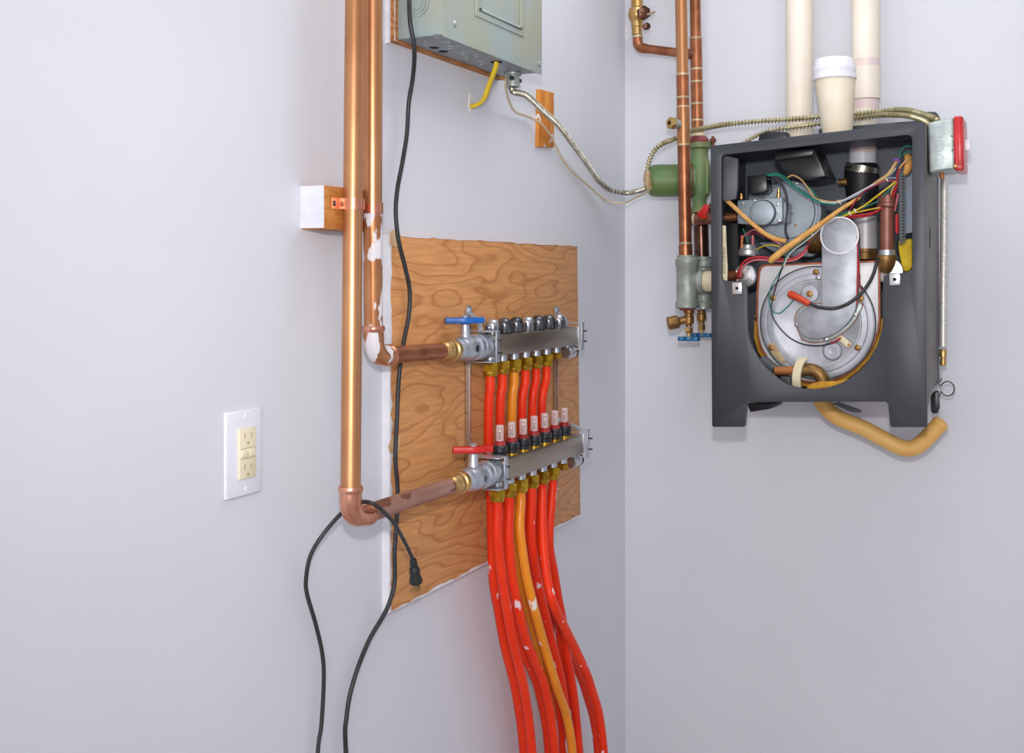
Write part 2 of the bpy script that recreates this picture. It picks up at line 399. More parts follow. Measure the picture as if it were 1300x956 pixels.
def strap(px, py, o, label):
    c = L(px, py, o); r = PR+.0012; pts = []
    pts.append((.0435, c.y-.034, c.z)); pts.append((.0435, c.y-.0185, c.z)); pts.append((.0445, c.y-r-.0005, c.z))
    for i in range(13):
        a = -math.pi/2+math.pi*i/12; pts.append((c.x+r*math.cos(a), c.y+r*math.sin(a), c.z))
    pts += [(.0445, c.y+r+.0005, c.z), (.0435, c.y+r+.003, c.z)]
    t = thing('pipe_strap', label, 'pipe strap', c, 'copper pipe straps')
    obj('band', MB().ribbon(pts, Z*.016, .0014), 'copper_bright', t)
    obj('screw', MB().lathe((.0442, c.y-.027, c.z), X, [(.004,0),(.004,.001),(.002,.002)], 12), 'dark_chrome', t)
strap(448.4, 259, .058, 'copper strap with screw tab around the front copper pipe')
strap(473, 264.5, .057, 'copper strap around the rear copper pipe')

# mounting brackets (steel strips behind the manifolds)
def bracket(pxl, label, hook):
    a = L(pxl, 430, .02); y = a.y
    zt, zb = L(pxl, 392, .02).z, L(pxl, 622, .02).z
    t = thing('mounting_bracket', label, 'bracket', (.014, y, zb), 'manifold mounting brackets')
    mb = MB(); mb.box((.0155, y, (zt+zb)/2), .003, .018, zt-zb); mb.box((.02, y-.009, (zt+zb)/2-.02), .010, .0015, (zt-zb)*.86)
    obj('strip', mb, 'strip_steel', t, bevel=.0006)
    mb = MB().ribbon(smooth([(.016,y,zt-.004),(.024,y+.002,zt-.012),(.034,y+.004,zt-.02),(UO-.004,y+.004,uz+.02)], 5), Y*.016, .002); obj('upper_arm', mb, 'zinc', t)
    mb = MB().lathe((.0165,y,zt-.004), X, [(.0105,0),(.0105,.002),(.006,.0022),(.006,.004),(.003,.006)], 18); obj('screw', mb, 'zinc', t)
    mb = MB().ribbon(smooth([(.016,y,lz+.045),(.03,y,lz+.034),(LO-.03,y+.002,lz+.03),(LO-.012,y+.003,lz+.0225)], 5), Y*.016, .002); obj('lower_arm', mb, 'zinc', t)
    for z_ in (lz+.055, uz-.035): obj('screw', MB().lathe((.0165,y,z_), X, [(.006,0),(.006,.002),(.003,.0045)], 14), 'zinc', t)
    if not hook: mb = MB().ribbon(smooth([(.016,y,zb+.03),(.03,y,zb+.012),(LO-.024,y,zb+.008),(LO-.018,y,zb+.018)], 5), Y*.012, .0022); obj('lower_hook', mb, 'zinc', t)
bracket(597, 'steel mounting strip behind the red and blue valve handles', 0)
bracket(708, 'steel mounting strip at the far end of the manifolds near the corner', 1)

def manifold(o, zc, y0, y1, ys, nys, yA, hcol, upper):
    hb = .019
    t = thing('manifold', ('upper' if upper else 'lower')+(' steel tubing manifold with blue valve handle and grey caps' if upper else ' steel tubing manifold with red valve handle and clear flow meters'), 'manifold', (o,(y0+y1)/2,zc-hb))
    obj('bar', MB().box((o,(y0+y1)/2,zc), hb*2, y1-y0, hb*2), 'steel_bar', t, bevel=.003)
    for k, (ye, s) in enumerate(((y0,-1),(y1,1))):
        w_ = .030 if k == 0 else .012
        mb = MB(); mb.box((o+.0265, ye+s*.0065, zc), .003, .013, .058)
        mb.box((o-.001, ye+s*w_/2, zc-.0275), .052, w_, .0025); mb.box((o-.001, ye+s*w_/2, zc+.0275), .052, w_, .0025)
        if k: mb.box((o, ye+s*.0015, zc), .04, .003, .04)
        e = obj('end_clamp', mb, 'zinc', t, bevel=.0008)
        for dz in (.011,-.011):
            obj('clamp_screw', MB().tube([(o+.026, ye+s*.007, zc+dz),(o+.036, ye+s*.008, zc+dz)], .0017, 8), 'dark_chrome', e)
    # ball valve between the copper run and the bar
    Lv = y0-yA; a = V((o,yA,zc))
    ad = obj('adapter', MB().lathe(a, Y, [(.0142,-.004),(.0168,0),(.0168,Lv*.07),(.0182,Lv*.08),(.0182,Lv*.13),(.017,Lv*.14),(.017,Lv*.16),(.0195,Lv*.17),(.0195,Lv*.24),(.016,Lv*.26)], 24), 'brass', t)
    obj('union_thread', MB().lathe(a, Y, [(.0175,Lv*.24),(.019,Lv*.26),(.019,Lv*.37),(.0175,Lv*.38)], 24), 'zinc_blue', ad)
    vb = obj('valve_body', MB().lathe(a, Y, [(.0175,Lv*.36),(.02,Lv*.39),(.0225,Lv*.5),(.0225,Lv*.56),(.0205,Lv*.6),(.0205,Lv*.64),(.0235,Lv*.66),(.0235,Lv*.74),(.021,Lv*.755),(.0235,Lv*.77),(.0235,Lv*.87),(.021,Lv*.885),(.0225,Lv*.9),(.0225,Lv*.985)], 28), 'zinc', t)
    s0 = V((o, yA+Lv*.5, zc))
    obj('stem', MB().lathe(s0, Z, [(.0105,.015),(.0095,.026),(.0085,.028),(.0085,.042),(.006,.044),(.006,.056)], 18), 'zinc', vb)
    obj('port', MB().lathe(s0+V((.019,.004,0)), X, [(.006,0),(.006,.0035),(.003,.0036),(.003,.004)], 14), 'dark_chrome', vb)
    d = V((.75,.66,0)).normalized(); e = Z.cross(d); hc = s0+Z*.049
    hp = [hc+d*x_+e*y_ for x_, y_ in ((-.036,-.006),(-.018,-.008),(-.01,-.013),(.01,-.013),(.018,-.008),(.034,-.007),(.034,.007),(.018,.008),(.01,.013),(-.01,.013),(-.018,.008),(-.036,.006))]
    obj('valve_handle', MB().prism([p-Z*.005 for p in hp], Z*.0105), hcol, vb, bevel=.0018)
    obj('handle_nut', hexnut(MB(), hc+Z*.0055, Z, .0062, .005), 'zinc', vb)
    for i, y in enumerate(ys):
        p = V((o,y,zc))
        if upper:
            cp = obj('valve_cap', MB().lathe(p+Z*.019, Z, [(.0125,0),(.0140,.002),(.0140,.016),(.0134,.021),(.0115,.0255),(.008,.0285),(.003,.0298)], 22), 'dark_chrome' if i % 3 else 'chrome', t)
            mb = MB()
            for k in range(10):
                a_ = 2*math.pi*k/10; u = V((math.cos(a_), math.sin(a_), 0))
                mb.box(p+Z*.0285+u*.0138, .0014, .004, .015, u, Z.cross(u), Z)
            obj('grip', mb, 'dark_chrome', cp)
        else:
            co = obj('flow_meter', MB().lathe(p+Z*.019, Z, [(.0128,.004),(.0138,.005),(.0138,.0105),(.0125,.0115),(.0125,.0125),(.0142,.0135),(.0142,.0215),(.0115,.024)], 20), 'black_plastic', t)
            obj('base_ring', MB().lathe(p+Z*.0188, Z, [(.0118,0),(.0118,.005)], 18), 'brass_nut', co)
            obj('lock_ring', MB().lathe(p+Z*.0428, Z, [(.0108,0),(.0108,.004),(.0085,.0055),(.0085,.008)], 18), 'meter_red', co)
            obj('sight_tube', MB().lathe(p+Z*.0505, Z, [(.0072,0),(.0072,.0265),(.006,.0285),(.003,.029)], 16), 'sight_glass', co)
            obj('indicator', MB().lathe(p+Z*.051, Z, [(.0028,0),(.0028,.02),(.001,.022)], 10), 'meter_red', co)
            mb = MB()
            for k in range(6):
                q = p+Z*(.055+.0036*k)
                u = (V((CAM.x,CAM.y,0))-V((p.x,p.y,0))).normalized(); mb.box(q+u*.0072, .0006, .005 if k % 2 else .0032, .0012, u, Z.cross(u), Z)
            obj('scale_mark', mb, 'scale_print', co)
        p = V((o,nys[i],zc))
        nk = MB().lathe(p-Z*.033, Z, [(.0095,0),(.0095,.016)], 16); nk = obj('outlet_neck', nk, 'zinc', t)
        if i < 6:
            n = MB(); hexnut(n, p-Z*.0485, Z, .0152, .017); n.lathe(p-Z*.056, Z, [(.0115,0),(.0135,.003),(.0135,.009)], 18)
            obj('compression_nut', n, 'brass_nut', nk)
        else:
            obj('blanking_cap', hexnut(MB(), p-Z*.044, Z, .0125, .013), 'brass_nut', nk)
    p = V((o+.004, y1-.02, zc-.034))
    dv = obj('drain_valve', MB().lathe(p-Y*.012, Y, [(.011,0),(.0135,.003),(.0135,.014),(.009,.016),(.009,.019),(.0125,.02),(.0125,.034),(.0085,.036),(.0085,.046)], 18), 'chrome', t)
    obj('neck', MB().lathe(p-Y*.003, Z, [(.009,0),(.009,.018)], 14), 'zinc', dv)
    obj('washer', MB().lathe(p+Y*.026, Y, [(.0132,0),(.0132,.0025)], 18), 'black_rubber', dv)
    return t
upper_m = manifold(UO, uz, uy0, uy1, uys, unys, UE.y, 'blue_plastic', True)
lower_m = manifold(LO, lz, ly0, ly1, lys, lnys, LE.y, 'red_plastic', False)

# heating tubes
TR = .0089
low = [
 [(631,680),(636,725),(643,770),(651,815),(660,850),(667,885),(675,950)],
 [(646,685),(651,738),(659,777),(669,816),(681,844),(691,870),(703,940)],
 [(660,672),(667,725),(676,764),(685,798),(695,834),(706,870),(725,940)],
 [(674.5,685),(683,738),(691.5,777),(701,816),(708,845),(714,875),(722,940)],
 [(688.5,672),(693,725),(701,763),(714,791),(728,819),(741,847),(751,874),(764,930)],
 [(697,685),(703,725),(709,761),(714,787),(718,816),(722,845),(728,880),(734,940)]]
LB = [.082,.09,.104,.074,.128,.074]
ordn = ['first', 'second', 'third', 'fourth', 'fifth', 'sixth']
for i in range(6):
    m = 'pex_orange' if i == 2 else 'pex_red'
    s = V((LO, lnys[i], lz-.05)); ob = LB[i]
    pts = [s, s-Z*.025]+[L(x, y, LO+(ob-LO)*min(k+.5, 2.5)/2.5) for k, (x, y) in enumerate(low[i])]
    e = pts[-1]; pts += [V((e.x+.01, min(e.y+.03, -.05), e.z*.5)), V((e.x+.012, min(e.y+.04, -.045), 0.003))]
    tag(obj('heating_tube', MB().tube(smooth(pts, 6), TR, 14), m),
        ('orange heating tube under the lower manifold, third from its red valve' if i == 2 else 'red heating tube under the lower manifold, %s from its red valve' % ordn[i]), 'tube', 'heating tubes of the lower manifold')
    s = V((UO, unys[i], uz-.05))
    xs = [620.5,635,650,662.8,676,688][i]
    pts = [s, s-Z*.03, L(xs+.5,505,.043), L(xs-.3,548,.040), L(xs+1,600,.038), L(xs+3,640,.038)]
    sh = -7 if i < 5 else -5
    for k, (x, y) in enumerate(low[i][1:]): pts.append(L(x+sh-(3 if i == 0 else 0), y+6, .04+(.014 if i % 2 else -.008)*min(k+1, 2)/2))
    e = pts[-1]; pts += [V((e.x, min(e.y+.03, -.07), e.z*.5)), V((e.x, min(e.y+.04, -.07), .003))]
    tag(obj('heating_tube', MB().tube(smooth(pts, 6), TR, 14), 'pex_orange' if i == 2 else 'pex_red'),
        ('orange heating tube hanging from the upper manifold, third from its blue valve' if i == 2 else 'red heating tube hanging from the upper manifold, %s from its blue valve' % ordn[i]), 'tube', 'heating tubes of the upper manifold')

# electrical panel on its plywood backing
bt = .014
b0, b1 = L(500.5,52,bt), L(637,99.5,bt); zb = (b0.z+b1.z)/2
t = thing('backing_board', 'painted plywood backing strip behind the grey breaker panel', 'board', (bt/2, (b0.y+b1.y)/2, zb))
yR = L(641,99,bt).y
mb = MB().hexa([(0,b0.y,zb),(bt,b0.y,zb),(bt,yR,zb),(0,yR,zb)], (0,0,2.42-zb)); obj('panel', mb, 'plywood_edge', t)
mb = MB().prism(jag((bt+.0002,b0.y,zb),(bt+.0002,b0.y,2.42),(0,1,0),.0005,.003,30),(.0006,0,0)); obj('paint_smear', mb, 'caulk', t)
mb = MB().prism([(0,b0.y-.0002,zb-.004),(0,b0.y-.0002,2.42),(.009,b0.y-.0002,2.42),(.007,b0.y-.0002,zb-.004)],(0,-.004,0)); obj('painted_edge', mb, 'caulk', t)
pd = .09
for _ in range(40): pd += (.5*(L(505,48,bt).y-L(563.5,47,pd).y))*-.5
f0, f1 = L(563.5,47,pd), L(688,102.5,pd); zp = zb+.004
py0, py1 = f0.y, f1.y-.004
PT = 2.38
t = thing('breaker_panel', 'grey-green metal breaker panel at the top of the left wall', 'electrical panel', ((pd+bt)/2,(py0+py1)/2,zp))
cab = MB(); cab.hexa([(bt,py0,zp),(pd-.002,py0,zp),(pd-.002,py1,zp),(bt,py1,zp)], (0,0,PT-zp))
cab = obj('cabinet', cab, 'panel_paint', t, bevel=.001)
mb = MB().hexa([(bt+.001,py0+.001,zp-.0006),(pd-.003,py0+.001,zp-.0006),(pd-.003,py1-.001,zp-.0006),(bt+.001,py1-.001,zp-.0006)], (0,0,.0006)); obj('bottom_plate', mb, 'panel_bottom', t)
cov = MB().hexa([(pd-.002,py0-.002,zp-.004),(pd,py0-.002,zp-.004),(pd,py1+.004,zp-.004),(pd-.002,py1+.004,zp-.004)], (0,0,PT-zp+.008)); cov = obj('front_cover', cov, 'panel_paint', t, bevel=.0006)
da, db = L(602.5,17.5,pd), L(664.5,50,pd); zd = (da.z+db.z)/2
mb = MB().hexa([(pd,da.y,zd),(pd+.003,da.y,zd),(pd+.003,db.y,zd),(pd,db.y,zd)], (0,0,PT-.1-zd)); door = obj('door', mb, 'panel_paint', cov, bevel=.0012)
ia, ib = L(608.5,11.5,pd+.003), L(661.5,39.5,pd+.003); zi = (ia.z+ib.z)/2
# raised rim left standing round the door's sunk field
mb = MB()
for (ya, yb, za, zb_) in ((ia.y,ib.y,zi,zi+.005),(ia.y,ia.y+.005,zi,PT-.12),(ib.y-.005,ib.y,zi,PT-.12),(ia.y,ib.y,PT-.125,PT-.12)):
    mb.hexa([(pd+.003,ya,za),(pd+.0055,ya,za),(pd+.0055,yb,za),(pd+.003,yb,za)], (0,0,zb_-za))
obj('door_rib', mb, 'panel_paint', cov, bevel=.0006)
for px, py in ((577,30.7),(684.5,81.6)):
    p = L(px,py,pd); s = obj('cover_screw', MB().lathe(p, X, [(.0055,0),(.0055,.0012),(.003,.0028)], 16), 'chrome', cov)
def ko(px, py, r, mat, ring=False):
    p = H(px, py, zp-.0006)
    mb = MB()
    if ring: mb.ring(p, -Z, r*.82, r, .0006, 24)
    else: mb.lathe(p, -Z, [(r,0),(r,.0004)], 20)
    obj('knockout', mb, mat, cab)
ko(551.4,60.5,.0085,'void'); ko(562.7,65.3,.0085,'void')
for px, py in ((569.5,52),(582,57),(571,60),(588,68),(592,74),(604,71),(611,80),(600,64)): ko(px, py, .011, 'galvanised', True)
for px, py in ((540,53),(541,57),(554,43),(554,47)): ko(px, py, .003, 'chrome')
mb = MB()
pk = L(520,2,.045); pk = V((.05, py0-.0002, pk.z))
for r in (.012,.018,.024): mb.ring(pk, -Y, r-.0012, r, .0008, 28)
obj('knockout_ring', mb, 'galvanised', cab)
hp = H(630,79,zp-.001); obj('cable_hole', MB().lathe(hp, -Z, [(.0105,0),(.0105,.0006)], 18), 'void', cab)
cn = H(651,93,zp-.001)
conn = obj('cable_connector', MB().lathe(cn, -Z, [(.017,0),(.017,.004),(.0125,.005),(.0125,.02),(.014,.021),(.014,.026)], 18), 'galvanised', cab)
for s in (-1,1): obj('clamp_screw', MB().lathe(cn-Z*.012+V((.006,s*.013,0)), Y*s, [(.0045,0),(.0045,.006),(.003,.008)], 10), 'dark_chrome', conn)
# yellow cable
yc = smooth([hp+Z*.01, hp-Z*.006]+Lp([(622.5,104,.052),(616,122,.036),(611.5,129,.024),(604,133.5,.01),(597,135.5,.002)]), 6)
tag(obj('yellow_cable', MB().tube(yc, .0078, 12, flat=.55, flatdir=X), 'cable_yellow'), 'short yellow cable dropping from breaker panel into the wall', 'cable')
p = L(597,131,0)
mb = MB().prism([p+V((0,.007*math.cos(a)*random.uniform(.6,1.2),.02*math.sin(a)*random.uniform(.75,1.1))) for a in [2*math.pi*k/16 for k in range(16)]], X*.0015)
tag(obj('caulk_patch', mb, 'caulk'), 'small white caulk patch where the yellow cable enters wall', 'caulk')
# armoured cable and thin wire from panel to pump
ac = [cn-Z*.02, cn-Z*.034]+Lp([(669,122,.045),(692,143,.04),(710.5,160,.036),(729,185,.032),(747,210,.03),(761,230,.032),(775,241.5,.045),(793,245,.075)])+[R(808,243,.115), R(822,238.5,.15)]
tag(obj('armoured_cable', ribbed(ac, .0062), 'armour'), 'silver armoured cable sagging from breaker panel to the green pump', 'cable')
tw = [H(643,94,zp-.002)]+Lp([(641.5,106,.05),(645,124,.03),(653,141,.012),(665,146,.01),(676,150.5,.01),(688,158,.018),(697,169,.018),(704,181,.012),(710.5,196,.008),(718,208,.008),(729,220,.008),(749.6,238,.01),(770,254.5,.02),(791,258,.05)])+[R(808,250.5,.11), R(824,243,.15)]
tag(obj('bell_wire', MB().tube(smooth(tw, 6), .0021, 8), 'wire_cream'), 'thin cream wire drooping below the silver armoured cable', 'wire')
# orange wood strip
q = [L(685,113,.008), L(703.5,118,.008), L(703.5,187,.008), L(683.5,186,.008)]
tag(obj('wood_strip', MB().hexa(q, (-.008,0,0)), 'orange_wood', bevel=.0008), 'small bare orange wood strip on wall behind armoured cable', 'wood strip')

# cords
c1 = [(519,-70,.05),(519.5,0,.052),(521,30,.056),(526,60,.056),(524.5,95,.036),(519,130,.022),(516.5,170,.02),(511,205,.02),(504.5,240,.02),(502.5,270,.022),(506,305,.024),(514.5,340,.024),(520,368,.023),(519,400,.022),(512,437,.022),(506.5,478,.021),(504,531,.021),(502,581,.021),(505,625,.022),(503.5,662,.022),(501,700,.022),(501,738,.022),(495,763,.022),(487,781,.02),(467,816,.014),(449,864,.014),(440,910,.014),(440,970,.014)]
pts = Lp(c1); e = pts[-1]; pts += [V((.03,e.y+.02,.4)), V((.06,e.y+.06,.006))]
pts = [V((pts[0].x,pts[0].y,2.495))]+pts
tag(obj('black_cord', MB().tube(smooth(pts, 6), .0037, 10), 'cord_black'), 'long black cord hanging from above past breaker panel and plywood', 'cord')
c2 = [(402,990,.012),(408,920,.012),(411,866,.012),(409.5,832,.012),(401,793,.012),(390,755,.014),(388.5,735,.016),(394,706,.022),(409,680,.034),(432,653,.046),(446,642,.052),(456,637.5,.074),(463,637,.09),(472,639,.104),(484,647,.106),(500,664,.1),(512.6,686,.092),(521,703,.088),(524.5,712,.086)]
t = thing('plug_cord', 'black cord looped over the lower copper pipe with dangling plug', 'cord', L(411,990,.012))
pts = Lp(c2); e = pts[0]; pts = [V((.05,e.y-.06,.006)), V((.02,e.y-.02,.4))]+pts
obj('cord', MB().tube(smooth(pts, 6), .0031, 10), 'cord_black', t)
a, b = L(524.5,711,.086), L(529,744,.084); d = (b-a).normalized(); k = mpp(a)
pl = obj('plug', MB().lathe(a, d, [(4.0*k,-.002),(4.6*k,0),(5.2*k,8*k),(4.6*k,9*k),(6.8*k,13*k),(7.2*k,17*k),(6*k,18*k),(7.2*k,24*k),(8.6*k,29*k),(8.6*k,32*k),(4*k,33*k)], 14), 'black_rubber', t)
e = d.cross(X).normalized()
for s in (-1,1): obj('prong', MB().box(a+d*(38*k)+e*(s*2.6*k), .0016, .0062, 12*k, e, d.cross(e), d), 'brass_old', pl)
# clips fixing the cord
for px, py, lab in ((499,300,'tan tape patch at the top left corner of plywood board'),(498.5,562,'pale tape patch holding the black cord to plywood board')):
    p = L(px+2, py+3, .0138); pp = []
    for k in range(14):
        a_ = 2*math.pi*k/14; pp.append(p+V((0,(.016 if py < 400 else .017)*math.copysign(abs(math.cos(a_))**.6, math.cos(a_))*random.uniform(.85,1.1),.013*math.copysign(abs(math.sin(a_))**.6, math.sin(a_))*random.uniform(.85,1.1))))
    tag(obj('tape_patch', MB().prism(pp, X*.0012), 'tape_tan'), lab, 'tape')

# ------------------------------------------------------------------ RIGHT WALL: pipes left of the boiler
AO, BO = .16, .075
def vpipe(parent, a, b, r, mat, name='pipe', n=22): return obj(name, MB().tube([a, b], r, n), mat, parent)
def band(parent, p, ax, r, h, mat='solder', name='solder_ring'): return obj(name, MB().lathe(p-V(ax)*h/2, ax, [(r*.96,0),(r,h*.25),(r,h*.75),(r*.96,h)], 22), mat, parent)
# pipe A: copper riser, cast tee, drain valve
a0, a1, a2 = R(864.5,0,AO), R(866.5,95,AO), R(870.5,326,AO)
t = thing('copper_riser', 'copper riser ending in a cast tee beside the boiler', 'pipe', R(872,392,AO), 'risers left of the boiler')
vpipe(t, a1, a0+(a0-a1)*((CH-a0.z)/(a0.z-a1.z)), .0136, 'copper', 'riser_pipe')
vpipe(t, a2, a1, .0145, 'copper_dull', 'lower_pipe')
for y, x in ((95,866.3),(124,866.8),(136,867),(184,867.8),(309,870.2)): band(t, R(x,y,AO), Z, .0153, .005)
obj('coupling', MB().tube([R(867.2,137,AO), R(867.8,183,AO)], .0152, 22), 'copper', t)
obj('coupling', MB().tube([R(870.2,311,AO), R(870.5,326,AO)], .0158, 22), 'copper_dull', t)
p = R(866.5,158,AO); d = V((-.55,-.83,.03)).normalized()
st = obj('drain_plug', MB().lathe(p, d, [(.011,.008),(.011,.02),(.013,.021),(.013,.026)], 18), 'galvanised', t)
mb = MB(); hexnut(mb, p+d*.026, d, .0145, .012); obj('plug_nut', mb, 'brass', st)
obj('plug_bore', MB().lathe(p+d*.0382, d, [(.005,0),(.005,.0004)], 12), 'void', st)
tc_ = R(872.5,357,AO); k = mpp(tc_)
tee = obj('cast_tee', MB().lathe(R(872.5,384,AO), Z, [(14*k,-7*k),(15*k,-6*k),(15*k,0),(13.6*k,2*k),(13.6*k,46*k),(15*k,48*k),(15*k,55*k),(13*k,57*k),(13*k,60*k)], 28), 'cast_iron_galv', t)
obj('tee_branch', MB().lathe(tc_, X, [(10*k,8*k),(11*k,13*k),(12*k,15*k),(14.5*k,16*k),(14.5*k,22*k),(12*k,23*k)], 26), 'cast_iron_galv', tee)
obj('branch_union', MB().lathe(tc_+X*(22*k), X, [(12.3*k,0),(13*k,2*k),(13*k,12*k),(12*k,16*k)], 24), 'cream', tee)
obj('bushing', MB().lathe(R(872.5,391,AO), Z, [(9*k,-3*k),(12.5*k,0),(12.5*k,5*k)], 22), 'union_rust', tee)
mb = MB()
q = R(869.5,357,AO); dd = (V((CAM.x,CAM.y,q.z))-q).normalized(); e = Z.cross(dd).normalized(); q = V((tc_.x,tc_.y,q.z))+dd*(13.7*k)-e*(2*k)
for s in (-1,1): mb.box(q, .0012, .0016, 10*k, dd, (e*.75-Z*s*.66).normalized(), (Z*.75+e*s*.66).normalized())
obj('cast_mark', mb, 'cast_iron_galv', tee)
def drain(parent, px, py, off, sc, spout):
    p = R(px, py, off); k = mpp(p)*sc
    v = obj('drain_valve', MB().lathe(p, -Z, [(7*k,-6*k),(7*k,0),(5.5*k,1*k),(5.5*k,4*k),(6.5*k,5*k),(6.5*k,13*k),(4*k,15*k),(4*k,18*k)], 18), 'brass_old', parent)
    mb = MB(); hexnut(mb, p-Z*(26*k), Z, 5.4*k, 7*k); obj('packing_nut', mb, 'brass', v)
    obj('stem', MB().lathe(p-Z*(32*k), Z, [(2*k,0),(2*k,7*k)], 10), 'brass', v)
    if spout:
        d = V((-.86,-.42,-.22)).normalized(); q = p-Z*(8*k)
        obj('spout', MB().lathe(q, d, [(5*k,3*k),(5*k,12*k),(8*k,14*k),(8.6*k,16*k),(8.6*k,26*k),(7.4*k,27.5*k),(6.8*k,27.2*k),(3*k,27.4*k)], 20), 'brass_old', v)
    d = V((.96,.28,0)).normalized(); e = Z.cross(d); h = p-Z*(33*k)
    pts = [h+d*(x_*k)+e*(y_*k) for x_, y_ in ((-14,-3),(-11,-6),(-7,-6),(-3,-3),(3,-3),(7,-6),(11,-6),(14,-3),(14,3),(11,6),(7,6),(3,3),(-3,3),(-7,6),(-11,6),(-14,3))]
    obj('wing_handle', MB().prism([p_-Z*(3*k) for p_ in pts], Z*(5.5*k)), 'blue_enamel', v, bevel=.0015)
drain(t, 874.5, 397, AO, 1.0, True)
# pipe B: riser, green pump, second tee
t = thing('pump_riser', 'copper riser on the boiler side, running into the green pump', 'pipe', R(892,392,BO), 'risers left of the boiler')
b0, b1, b2 = R(882.5,0,BO), R(883.3,49,BO), R(885.5,172,BO)
vpipe(t, b1, b0+(b0-b1)*((CH-b0.z)/(b0.z-b1.z)), .0128, 'copper_dull', 'riser_pipe')
vpipe(t, b2, b1, .0142, 'copper_dull', 'lower_pipe')
for y, x in ((49,883.3),(88,884),(104,884.3),(132,884.8),(153,885)): band(t, R(x,y,BO), Z, .0152, .0048)
p = R(879,69,BO+.014); obj('tee_outlet', MB().lathe(R(883.5,69,BO), V((-.8,-.6,0)), [(.0115,.006),(.0115,.019),(.013,.02),(.013,.024)], 16), 'rust', t)
k = mpp(R(889,300,BO))
vpipe(t, R(891,330,BO), R(889.5,270.5,BO), 9.4*k, 'copper_dark', 'lower_riser')
tee = obj('cast_tee', MB().lathe(R(893,384,BO), Z, [(13*k,-6*k),(13*k,0),(11*k,2*k),(11*k,44*k),(13*k,46*k),(13*k,53*k),(11*k,54*k),(11*k,58*k)], 26), 'cast_iron_galv', t)
obj('tee_branch', MB().lathe(R(893,357,BO), X, [(9*k,8*k),(12*k,16*k),(12*k,24*k)], 22), 'cast_iron_galv', tee)
obj('bushing', MB().lathe(R(893,391,BO), Z, [(9*k,-2*k),(11.5*k,0),(11.5*k,4*k)], 20), 'zinc_blue', tee)
drain(t, 890.5, 394, BO, .95, False)

# circulator pump
pc = R(888,227,BO); k = mpp(pc)
t = thing('circulator_pump', 'green circulator pump with motor pointing left of the boiler', 'pump', R(888,270,BO))
vl = obj('volute', MB().lathe(R(888,270,BO), Z, [(13*k,0),(13*k,6*k),(8.5*k,8*k),(9.5*k,18*k),(13*k,24*k),(15.5*k,32*k),(16*k,42*k),(15.5*k,54*k),(12.5*k,64*k),(11*k,74*k),(11.5*k,80*k),(15.5*k,82*k),(15.5*k,88*k),(10*k,89*k)], 28), 'volute_green', t)
md = V((-.93,-.36,0)).normalized()
mo = pc-Z*(2*k)
obj('motor', MB().lathe(mo, md, [(22*k,6*k),(22*k,18*k),(18*k,20*k),(18*k,24*k),(20.5*k,25*k),(20.8*k,45*k),(20.5*k,57*k),(19*k,62*k),(16*k,64*k),(5*k,64.5*k)], 36), 'pump_green', t)
obj('motor_gasket', MB().lathe(mo, md, [(22.6*k,9*k),(22.6*k,11*k)], 36), 'rust', t)
mb = MB(); mb.box(R(898,224,BO+.03), .006, .012, 44*k); obj('volute_rib', mb, 'volute_green', vl, bevel=.002)
obj('union_ring', MB().lathe(R(887,182,BO), Z, [(13*k,0),(13*k,4*k),(9.6*k,9*k)], 24), 'union_rust', t)
obj('pipe_dope', MB().lathe(R(886.5,174,BO), Z, [(9.2*k,0),(8.8*k,5*k)], 22), 'cream', t)
for px, py in ((905,181),(902,266)): 
    mb = MB(); hexnut(mb, R(px,py,BO), Z, 4.2*k, 5*k); mb.lathe(R(px,py,BO)-Z*(10*k), Z, [(2*k,0),(2*k,18*k)], 8); obj('flange_bolt', mb, 'rust', vl)
obj('cord_grip', MB().tube([R(824,240,.155), R(821.5,229,.165), R(822,217,.17)], [4.4*k,5*k,4*k], 14), 'rust_stain', t)

# gas pipe with red cock
go = .125
g0, g1 = R(874,279,go), R(936,275.5,go); g1.z = g0.z; k = mpp(g0)
t = thing('gas_pipe', 'brown gas pipe stub with red shut-off handle entering the boiler', 'pipe', g0-Z*.02)
obj('pipe', MB().tube([g0, g1], 6.6*k, 18), 'rust_brown', t)
obj('end_cap', MB().lathe(g0-X*(2*k), X, [(6*k,0),(7.5*k,1.5*k),(7.5*k,7*k),(6.8*k,8*k)], 18), 'dark_chrome', t)
band(t, g0+X*(7.5*k), X, 7.3*k, 2.5*k, 'cream', 'thread_tape')
p = R(894,270,go+.018)
v = obj('cock_body', MB().lathe(R(894,278,go), V((-.1,-.9,.4)), [(6*k,0),(6*k,9*k),(4*k,11*k)], 14), 'brass_old', t)
d = V((.45,-.2,.87)).normalized(); e = d.cross(Y).normalized()
pts = [p+d*(x_*k)+e*(y_*k) for x_, y_ in ((-8,-4),(-4,-7),(0,-4),(4,-5),(9,-3.5),(12,0),(9,4),(4,4),(0,5),(-4,8),(-8,4))]
obj('red_handle', MB().prism(pts, V((0,-.006,0))), 'red_plastic', v, bevel=.001)

